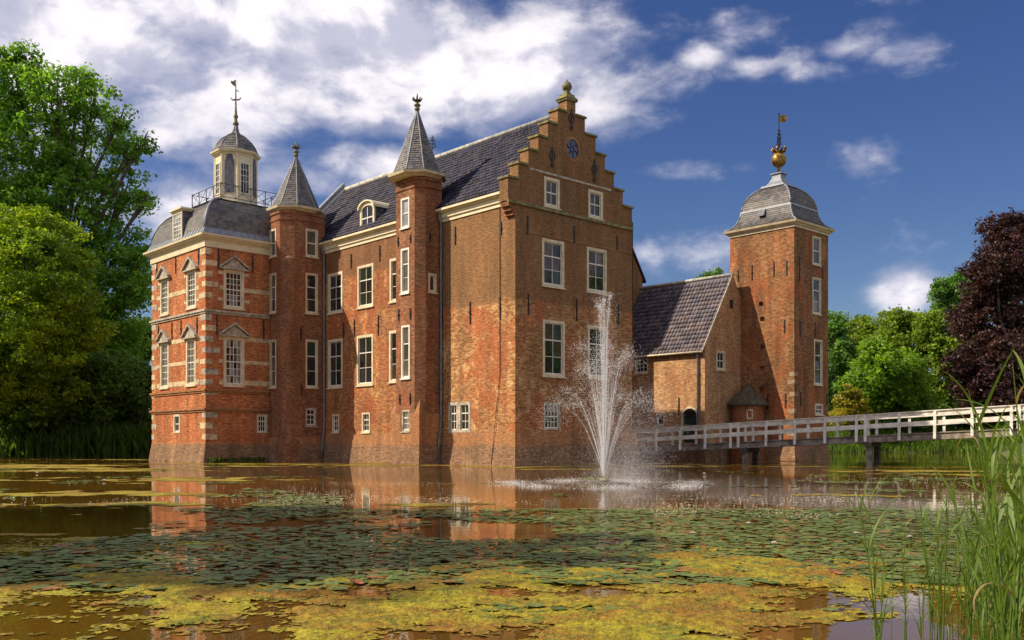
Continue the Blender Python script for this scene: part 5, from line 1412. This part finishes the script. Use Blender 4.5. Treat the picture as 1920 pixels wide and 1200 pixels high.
for k, (px, Y) in enumerate([(1580, 118), (1630, 128), (1690, 124), (1735, 128), (1790, 118), (1840, 110)]):
    tree('dark_shrub', ['dark undergrowth beside the tower behind the golden tree', 'dark undergrowth behind the bright bush, tower side', 'dark undergrowth behind the bright bush, middle', 'dark undergrowth between bright bush and oak', 'dark undergrowth under the far oak', 'dark undergrowth at the foot of the copper beech'][k], 'shrub',
         at(px, 0, Y) * [1, 1, 0] + [0, 0, .5], lob([(px, 770, 36), (px - 22, 785, 26), (px + 22, 780, 28), (px, 730, 24)], Y, .5, 80 + k), 'leaf_dark', .42, 130, 40, 90 + k, .15, (.6, 1.2), .4, 'undergrowth on the far bank', limbs=False)


# ================================================================== BANK PLANTS
def blades(name, pts, h, wd, mat, label, cat, lean=.35, seed=3):
    r_ = np.random.default_rng(seed); n = len(pts)
    a_ = r_.uniform(0, 2 * np.pi, n); d_ = np.stack([np.cos(a_), np.sin(a_), 0 * a_], 1)
    sd = np.stack([-np.sin(a_), np.cos(a_), 0 * a_], 1)
    hh = (h * r_.uniform(.55, 1.15, n))[:, None]; ln = (r_.uniform(.1, 1, n) * lean)[:, None]
    w_ = (wd * r_.uniform(.6, 1.3, n))[:, None]
    z = np.array([0, 0, 1.0])
    m1 = pts + z * hh * .55 + d_ * hh * ln * .3; tp = pts + z * hh * (1 - .25 * ln) + d_ * hh * ln
    v = np.stack([pts - sd * w_, pts + sd * w_, m1 + sd * w_ * .8, tp, m1 - sd * w_ * .8], 1).reshape(-1, 3)
    f = np.arange(n * 5).reshape(-1, 5)
    o = mesh_obj(name, v, f, mat); tag(o, label, cat, kind='stuff'); return o


MAT['reed_dark'] = leaf_mat('bank_reed_leaves', (.15, .25, .03), (.09, .16, .024), .42)
MAT['grass'] = leaf_mat('meadow_grass', (.13, .23, .024), (.09, .16, .02), .4)
MAT['reed'] = leaf_mat('reed_leaves', (.135, .21, .026), (.08, .15, .02), .4, .35)


def scatter(x0, x1, y0, y1, n, cond, seed):
    r_ = np.random.default_rng(seed); x = r_.uniform(x0, x1, n); y_ = r_.uniform(y0, y1, n)
    z, d_ = land_height(x, y_); k = cond(x, y_, d_)
    return np.stack([x, y_, z], 1)[k]


blades('bank_reeds', scatter(-46, -19, 66, 80, 16000, lambda x, y_, d_: (d_ > -.7) & (d_ < 2.2), 5), 2.2, .035, 'reed_dark', 'dense dark reeds along the shady bank', 'reeds', .5, 6)
blades('bank_grass', scatter(20, 75, 92, 116, 26000, lambda x, y_, d_: (d_ > -.4) & (d_ < 12), 7), 1.1, .03, 'grass', 'sunny meadow grass on the far bank behind the bridge', 'grass', .5, 8)
blades('shore_reeds', scatter(22, 70, 90, 112, 22000, lambda x, y_, d_: (d_ > -.7) & (d_ < 1.2), 9), 1.0, .03, 'reed_dark', 'green reeds fringing the far shore behind the bridge', 'reeds', .3, 10)
pf = np.array([W(19.7 - rng.uniform(0, .5) + 0, t_) for t_ in rng.uniform(-6.9, -3.2, 260)]); pf[:, 2] = 0
blades('wall_weeds', pf, .35, .02, 'reed_dark', 'weeds growing in the water against the pavilion wall', 'weeds', .8, 11)

# ================================================================== POND PLANTS
def disc_mesh(name, c, r_, rotz, tilt, mat, seed, k=9, squash=None, jag=0.0, notch=True, kind='stuff', label=None, cat=None):
    q = np.random.default_rng(seed); n = len(c)
    an = np.linspace(.16 if notch else 0, 2 * np.pi - (.16 if notch else 2 * np.pi / k), k)
    rr = r_[:, None] * (1 + q.normal(0, .05 + jag, (n, k)))
    a_ = an[None] + rotz[:, None]
    x = c[:, 0:1] + rr * np.cos(a_); y_ = c[:, 1:2] + rr * np.sin(a_)
    z = c[:, 2:3] + tilt[:, 0:1] * rr * np.cos(a_) + tilt[:, 1:2] * rr * np.sin(a_)
    z = np.maximum(z, .004)
    v = np.stack([x, y_, z], 2)
    if notch:
        v = np.concatenate([np.stack([c[:, 0], c[:, 1], np.maximum(c[:, 2] - .001, .003)], 1)[:, None], v], 1); k += 1
    o = mesh_obj(name, v.reshape(-1, 3), np.arange(n * k).reshape(-1, k), mat); tag(o, label, cat, kind=kind); return o


def pad_mat(name, c1, c2, c3):
    m, nt, out = new_mat(name)
    g = nd(nt, 'ShaderNodeNewGeometry'); ob = nd(nt, 'ShaderNodeObjectInfo')
    rp = M(nt, 'FRACT', M(nt, 'ADD', g.outputs['Random Per Island'], ob.outputs['Random']))
    c = mixc(nt, rp, c1, c2)
    c = mixc(nt, M(nt, 'MULTIPLY', sstep(nt, M(nt, 'FRACT', M(nt, 'MULTIPLY', rp, 7.3)), .90, .97), .9), c, c3)
    n1 = noise(nt, g.outputs['Position'], 14, 4)
    c = nd(nt, 'ShaderNodeVectorMath', {0: c, 'Scale': nd(nt, 'ShaderNodeMapRange', {0: n1, 1: .3, 2: .7, 3: .7, 4: 1.25}).outputs[0]}, operation='SCALE').outputs[0]
    b = nd(nt, 'ShaderNodeBsdfPrincipled', {'Base Color': c, 'Roughness': .5, 'Specular IOR Level': .22})
    nt.links.new(b.outputs[0], out.inputs[0]); return m


MAT['pad'] = pad_mat('lily_pad', (.08, .115, .024), (.14, .175, .038), (.26, .10, .035))
m, nt, out = new_mat('floating_algae')
g = nd(nt, 'ShaderNodeNewGeometry'); P = g.outputs['Position']
n1 = noise(nt, P, .9, 6, .7); n2 = noise(nt, P, 5, 6, .72); n3 = noise(nt, P, 17, 4, .75)
c = mixc(nt, sstep(nt, n1, .40, .60), (.27, .14, .016), (.33, .28, .016))
c = mixc(nt, M(nt, 'MULTIPLY', sstep(nt, n2, .50, .60), .85), c, (.20, .15, .018))
c = mixc(nt, M(nt, 'MULTIPLY', sstep(nt, noise(nt, P, 2.3, 5, .7), .54, .64), .8), c, (.15, .17, .018))
c = mixc(nt, M(nt, 'MULTIPLY', sstep(nt, n3, .62, .75), .6), c, (.58, .46, .07))
c = nd(nt, 'ShaderNodeVectorMath', {0: c, 'Scale': nd(nt, 'ShaderNodeMapRange', {0: n3, 1: .3, 2: .6, 3: .38, 4: 1.2}).outputs[0]}, operation='SCALE').outputs[0]
bp = nd(nt, 'ShaderNodeBump', {'Height': M(nt, 'ADD', n2, M(nt, 'MULTIPLY', n3, .5)), 'Strength': 1.0, 'Distance': .06})
b = nd(nt, 'ShaderNodeBsdfPrincipled', {'Base Color': c, 'Roughness': .75, 'Specular IOR Level': .25, 'Normal': bp.outputs[0]})
nt.links.new(b.outputs[0], out.inputs[0]); MAT['algae'] = m

YPX = lambda y_: 2303.3 / (y_ - HOR)          # water distance seen at an image row


def algae_cover(x, y_):
    """how much floating algae lies at a spot of the pond (>0 = covered)"""
    big_ = fbm(x * .35, y_ * .35, 3); sm = fbm(x * 1.6, y_ * 1.6, 8, 4); st = fbm(x * .12, y_ * .42, 21)
    edge = 9.4 + 3.4 * fbm(x * .5, y_ * .3, 31) + .10 * x
    nearm = np.clip((edge - y_) * .5, -1.2, .22) + 1.2 * sm + 1.15 * big_ + 1.0 * fbm(x * 3.2, y_ * 6.5, 14, 4) - .22
    nearm -= np.clip((x / y_ - .33) * 5, 0, .5) + np.clip((-x / y_ - .30) * 2.0, 0, .2)      # thinner to both sides
    band = np.exp(-((y_ - 13.2) / 1.2) ** 2) * .0
    farm = .55 * st * 1.6 + .45 * sm - .33 + .2 * np.clip((-x) / 15, 0, 1.2) - .25 * ((y_ > 25) & (y_ < 40) & (x > -9) & (x < 9))
    wallm = -np.abs((x * V[0] + (y_ - 47) * V[1]) + .9) * .55 + .35 + .35 * sm       # drifted against the long front
    wallm = np.where((x < .4) & (x > -9), wallm, -9)
    gw = -np.abs((-x * -U[0] * -1 + 0) * 0 + ((x - .158) * -U[0] + (y_ - 47) * -U[1]) - .9) * .5 + .3 + .35 * sm
    gw = np.where((x > .2) & (x < 9) & (y_ > 44), gw, -9)
    return np.where(y_ < 11.5, np.maximum(nearm, np.where(y_ > 9.8, farm - .18, -9)), np.maximum.reduce([farm - .05 * (y_ < 22) * 4, wallm, gw]))


def mat_sheet(x0, x1, y0, y1, step, stepy, jit, zamp, seed):
    xs_ = np.arange(x0, x1, step); ys_ = np.arange(y0, y1, stepy)
    X, Y = np.meshgrid(xs_, ys_, indexing='ij')
    q = np.random.default_rng(seed)
    X = X + q.uniform(-jit, jit, X.shape) * step; Y = Y + q.uniform(-jit, jit, Y.shape) * stepy
    cov = algae_cover(X, Y); lh, ld = land_height(X, Y)
    cov = np.where((np.abs(X) < Y * .56 + .3) & (ld < -.2), cov, -9)
    Z = .004 + np.clip(cov, 0, .5) * zamp * (.6 + .8 * q.random(X.shape))
    a_, b_ = len(xs_), len(ys_)
    i, j = np.meshgrid(np.arange(a_ - 1), np.arange(b_ - 1), indexing='ij'); i = i.ravel(); j = j.ravel()
    k = i * b_ + j; fc = np.stack([k, k + b_, k + b_ + 1, k + 1], 1)
    c_ = cov.ravel(); keep = (c_[fc] > 0).sum(1) >= 3; fc = fc[keep]
    v = np.stack([X.ravel(), Y.ravel(), Z.ravel()], 1); us = np.unique(fc); re = np.full(len(v), -1); re[us] = np.arange(len(us))
    return v[us], re[fc]


va, fa = mat_sheet(-6.5, 6.5, 4.6, 11.5, .027, .027, .48, .045, 1)
crumb_x = rng.uniform(-6.5, 6.5, 90000); crumb_y = rng.uniform(4.6, 12.5, 90000)
vb, fb_ = mat_sheet(-34, 40, 11.5, 66, .11, .11, .42, .03, 2)
o = mesh_obj('floating_algae', np.concatenate([va, vb]), np.concatenate([fa, fb_ + len(va)]), 'algae')
tag(o, 'yellow floating algae mats spread over the pond', 'algae', kind='stuff')

cc_ = algae_cover(crumb_x, crumb_y); kk = (cc_ > -.34) & (cc_ < .06) & (np.abs(crumb_x) < crumb_y * .56) & (rng.random(len(cc_)) < np.clip(.55 + cc_ * 1.5, .04, .5))
cx, cy = crumb_x[kk], crumb_y[kk]; nn_ = len(cx)
disc_mesh('algae_crumbs', np.stack([cx, cy, np.full(nn_, .007)], 1), rng.uniform(.008, .035, nn_), rng.uniform(0, 6.28, nn_), rng.normal(0, .1, (nn_, 2)), 'algae', 9, k=6, jag=.3, notch=False, label='loose crumbs of yellow algae round the edges of the mats', cat='algae')

# lily pads
r_ = np.random.default_rng(77)
n = 240000
py = r_.uniform(880, 1150, n); px = r_.uniform(-40, 1960, n); Yp = YPX(py); Xp = (px - 960) / FPX * Yp
# thin the draw so that it is even on the water, not on the picture
keep = r_.random(n) < np.clip((Yp / 20) ** 2.6, 0.02, 1)
Xp, Yp, px, py = Xp[keep], Yp[keep], px[keep], py[keep]
cl = fbm(Xp * .45, Yp * .45, 50)
dens = np.where(px > 640, np.where((py > 955) & (py < 1098), .85, -.38), np.where((py > 928) & (py < 1115), -.04, -.24))
dens = dens + np.where((px > 640) & (px < 1040) & (py < 1015), -.62, 0) + np.where((px > 640) & (px < 900), -.2, 0) + np.where((px > 1560) & (py > 1030), -.35, 0) + np.where((px > 1250) & (py < 975), .08, 0)
k = dens + cl * 1.3 > r_.uniform(0, .45, len(cl))
Xp, Yp = Xp[k], Yp[k]
rp_ = np.clip(np.exp(r_.normal(math.log(.054), .36, len(Xp))), .025, .12) * np.where(Yp > 12, 1.15, 1.0); order = []
# drop pads that would sit wholly on top of another
grid = {}
for i in range(len(Xp)):
    ci, cj = int(Xp[i] // .2), int(Yp[i] // .2); ok = True
    for a_ in (-1, 0, 1):
        for b_ in (-1, 0, 1):
            for j in grid.get((ci + a_, cj + b_), ()):
                if (Xp[i] - Xp[j]) ** 2 + (Yp[i] - Yp[j]) ** 2 < (.60 * (rp_[i] + rp_[j])) ** 2: ok = False; break
            if not ok: break
        if not ok: break
    if ok: grid.setdefault((ci, cj), []).append(i); order.append(i)
order = np.array(order)
Xp, Yp, rp_ = Xp[order], Yp[order], rp_[order]
big_i = np.argsort(-(rp_ / Yp)); first, rest = big_i[:300], big_i[300:]
tilt = r_.normal(0, .03, (len(Xp), 2)) * np.where(r_.random((len(Xp), 1)) < .07, 6, 1); rot = r_.uniform(0, 6.28, len(Xp)); zp = .012 + r_.uniform(0, .012, len(Xp))
disc_mesh('lily_pads', np.stack([Xp, Yp, zp], 1)[rest], rp_[rest], rot[rest], tilt[rest], 'pad', 5, label='field of small green lily pads across the middle of the pond', cat='lily pads')
pm = []
for k in range(5):
    m_ = MB(); an = np.linspace(.18, 2 * math.pi - .18, 12); q = np.random.default_rng(k)
    ring = [(math.cos(x) * (1 + q.normal(0, .04)), math.sin(x) * (1 + q.normal(0, .04)), q.normal(0, .03)) for x in an]
    m_.add([(0, 0, -.02)] + ring, [(0, i + 1, i + 2) for i in range(11)])
    me = bpy.data.meshes.new('lily_pad'); me.from_pydata(m_.v, [], m_.f); me.materials.append(MAT['pad']); pm.append(me)
for i in first:
    o = bpy.data.objects.new('lily_pad', pm[i % 5]); COL.objects.link(o)
    o.location = (Xp[i], Yp[i], zp[i] + .006); o.scale = (rp_[i],) * 3; o.rotation_euler = (tilt[i, 0], tilt[i, 1], rot[i])
    tag(o, 'one of the larger round lily pads floating nearest the viewer', 'lily pad', 'near lily pads on the pond')

# floating seeds and petals that glitter on the open water
MAT['petal'] = simple('pale_petals', (.62, .55, .42), .6, .1, 5, island=.4)
n = 26000
px = r_.uniform(0, 1900, n); py = r_.uniform(868, 975, n); Yq = YPX(py); Xq = (px - 960) / FPX * Yq
dn = fbm(Xq * .25, Yq * .35, 91) + .5 * fbm(Xq * 1.2, Yq * 1.2, 92)
zone = ((px > 520) & (px < 860) & (py > 905) & (py < 950)) | ((px > 1120) & (px < 1640) & (py > 925) & (py < 972)) | ((px > 1480) & (py > 880) & (py < 920))
k = (dn + np.where(zone, .20, -.24)) > r_.uniform(0, .8, n)
Xq, Yq = Xq[k], Yq[k]
c = np.stack([Xq, Yq, np.full(len(Xq), .012)], 1); q = r_.uniform(.010, .024, len(Xq))
hv = np.stack([c + np.array([s1, s2, s3]) * q[:, None] for s1, s2, s3 in ((-1, 0, 0), (0, -.6, .9), (1, 0, 0), (0, .6, 1.1))], 1)
o = mesh_obj('floating_petals', hv.reshape(-1, 3), np.arange(len(c) * 4).reshape(-1, 4), 'petal'); tag(o, 'pale seeds and petals drifting on the open water', 'petals', kind='stuff')

# water lily flowers and upturned red leaves among the pads
MAT['lilyflower'] = simple('lily_petal', (.78, .66, .60), .5, .08, 9)
MAT['redleaf'] = simple('red_lily_leaf', (.30, .085, .035), .5, .2, 9)
def flower_mesh():
    m_ = MB()
    for ring, (n_, tl_, ln) in enumerate(((8, .5, 1.0), (7, .95, .85), (5, 1.25, .6))):
        for k in range(n_):
            a_ = 2 * math.pi * k / n_ + ring * .4; d_ = np.array([math.cos(a_) * math.cos(tl_), math.sin(a_) * math.cos(tl_), math.sin(tl_)]); s_ = np.array([-math.sin(a_), math.cos(a_), 0]) * .24 * ln
            m_.add([d_ * .08, d_ * .55 * ln + s_, d_ * ln, d_ * .55 * ln - s_], [(0, 1, 2, 3)])
    me = bpy.data.meshes.new('water_lily'); me.from_pydata(m_.v, [], m_.f); me.materials.append(MAT['lilyflower']); return me
fm = flower_mesh()
for (px, py, lab) in ((1605, 1004, 'pale water lily flower among the pads below the bridge pier'), (1705, 1011, 'pale water lily flower nearest the tall reeds'), (1451, 1023, 'pale water lily flower lowest of those among green pads'), (1298, 1004, 'pale water lily flower below the fountain on the pad field'),
                      (1403, 985, 'pinkish water lily flower at the far edge of the green pads'), (69, 888, 'white water lily flower near the shady bank'), (195, 903, 'white water lily flower left of the pavilion reflection'), (1320, 890, 'white water lily flower beside the fountain splash')):
    Y = YPX(py); o = bpy.data.objects.new('water_lily', fm); COL.objects.link(o); o.location = ((px - 960) / FPX * Y, Y, .015); sc = .055 if Y < 20 else .09
    o.scale = (sc, sc, sc * 1.1); o.rotation_euler = (0, 0, px); tag(o, lab, 'water lily', 'water lily flowers')
m_ = MB()
vv = [(math.cos(x) * .9, math.sin(x) * .55, .25 + .5 * math.cos(x) ** 2 * (1 if math.cos(x) > 0 else -.3)) for x in np.linspace(0, 6.0, 10)]
m_.add([(0, 0, 0)] + vv, [(0, i + 1, i + 2) for i in range(9)])
lm = bpy.data.meshes.new('upturned_leaf'); lm.from_pydata(m_.v, [], m_.f); lm.materials.append(MAT['redleaf'])
for (px, py, lab) in ((1686, 1015, 'red upturned lily leaf beside the flower near the reeds'), (1460, 1048, 'rust red lily leaf lying in the green pads'), (1415, 981, 'rosy curled lily leaf at the far edge of the pads'), (1703, 1030, 'red lily leaf nearest the reed stems'), (1565, 1079, 'orange red lily leaf at the blue water gap'), (1668, 1066, 'small brown upright lily leaf by the reeds'), (668, 1098, 'red brown leaf floating on the algae at the centre')):
    Y = YPX(py); o = bpy.data.objects.new('upturned_leaf', lm); COL.objects.link(o); o.location = ((px - 960) / FPX * Y, Y, .012); o.scale = (.09, .09, .09); o.rotation_euler = (0, 0, px * .7); tag(o, lab, 'leaf', 'upturned lily leaves')


# ================================================================== FOREGROUND REEDS
def leaf_strip(L_, wd, droop, up0, seed):
    q = random.Random(seed); n_ = 9; vs = []; fs = []
    x = z = 0.0; ang = up0
    for i in range(n_ + 1):
        u = i / n_; w_ = wd * (1 - u) ** .7 * min(1, .35 + u * 5) + .0006
        tw = .25 * u
        vs += [(x, -w_, z + w_ * tw), (x, 0, z - w_ * .35), (x, w_, z - w_ * tw)]
        x += math.cos(ang) * L_ / n_; z += math.sin(ang) * L_ / n_; ang -= droop / n_ * (1 + u)
    for i in range(n_):
        a_ = i * 3; fs += [(a_, a_ + 1, a_ + 4, a_ + 3), (a_ + 1, a_ + 2, a_ + 5, a_ + 4)]
    me = bpy.data.meshes.new('leaf'); me.from_pydata(vs, [], fs); me.update()
    me.polygons.foreach_set('use_smooth', np.ones(len(me.polygons), dtype=bool)); me.materials.append(MAT['reed']); return me


MAT['reed_dry'] = leaf_mat('dry_reed_leaves', (.30, .20, .08), (.20, .14, .06), .3)
LM = [leaf_strip(.24 + .03 * k, .0058 + .001 * (k % 4), .25 + .22 * (k % 5), 1.42 - .08 * (k % 4), k) for k in range(9)]
LD = leaf_strip(.30, .006, 2.6, 1.2, 77); LD.materials[0] = MAT['reed_dry']
SM = []
for k in range(4):
    m_ = MB(); q = random.Random(k); dx, dy = q.uniform(-.10, .10), q.uniform(-.10, .10)
    m_.tube([(dx * u * u, dy * u * u, u) for u in np.linspace(0, 1, 8)], [.005, .0048, .0045, .004, .0036, .003, .002, .0008], 5)
    me = bpy.data.meshes.new('reed'); me.from_pydata(m_.v, [], m_.f); me.materials.append(MAT['reed']); SM.append((me, dx, dy))


def reed(x, y_, h, seed, label, group, nl=None, lsc=1.0):
    q = random.Random(seed); me, dx, dy = SM[seed % 4]
    o = bpy.data.objects.new('reed', me); COL.objects.link(o); o.location = (x, y_, -.02); o.scale = (h, h, h); o.rotation_euler = (0, 0, q.uniform(0, 6.28))
    tag(o, label, 'reed', group)
    n_ = nl or q.randint(7, 10); a_ = q.uniform(0, 6.28)
    for i in range(n_):
        u = .28 + .70 * (i + q.uniform(-.3, .3)) / n_
        l_ = bpy.data.objects.new('leaf', LD if q.random() < (.22 if i < 2 else .04) else LM[q.randrange(9)]); COL.objects.link(l_); l_.parent = o
        l_.location = (dx * u * u, dy * u * u, u); s_ = lsc * q.uniform(.75, 1.25) / h * min(1.25, h * .72)
        a_ += math.pi + q.uniform(-.7, .7); l_.scale = (s_, s_ * 1.25, s_); l_.rotation_euler = (q.uniform(-.3, .3), 0, a_)
    return o


k = 0
for i in range(30):          # low growth at the foot of the tall stand
    Y = rnd.uniform(4.2, 5.6); px = rnd.uniform(1800, 1930); top = rnd.uniform(930, 1080)
    reed((px - 960) / FPX * Y, Y, HC + (HOR - top) / FPX * Y, 500 + i, 'low reed at the foot of the tall stand by the picture edge', 'low reeds under the tall stand', nl=rnd.randint(6, 9), lsc=.9)
for i in range(44):          # dense tall stand at the picture's right edge
    Y = rnd.uniform(3.7, 6.2); px = rnd.gauss(1905, 36)
    if px < 1836: px = 1836 + rnd.uniform(0, 70)
    top = (rnd.uniform(590, 760) if rnd.random() < .3 else rnd.uniform(770, 960)) if px > 1882 else rnd.uniform(840, 1010)
    h = HC + (HOR - top) / FPX * Y
    reed((px - 960) / FPX * Y, Y, h, 100 + k, 'tall green reed in the dense stand at the right picture edge', 'tall reeds at the picture edge', lsc=.95); k += 1
for i in range(34):          # looser, lower reeds out in the water
    Y = rnd.uniform(4.4, 6.6); px = rnd.uniform(1640, 1830)
    top = rnd.uniform(905, 1090) - (px - 1640) * .25
    h = max(.35, HC + (HOR - top) / FPX * Y)
    reed((px - 960) / FPX * Y, Y, h, 300 + k, 'short reed standing loosely in the water left of the dense stand', 'loose reeds in the near water', nl=rnd.randint(5, 7), lsc=.95); k += 1
print('objects', len(bpy.data.objects), 'pads', len(Xp), 'algae', len(fa), len(fb_))
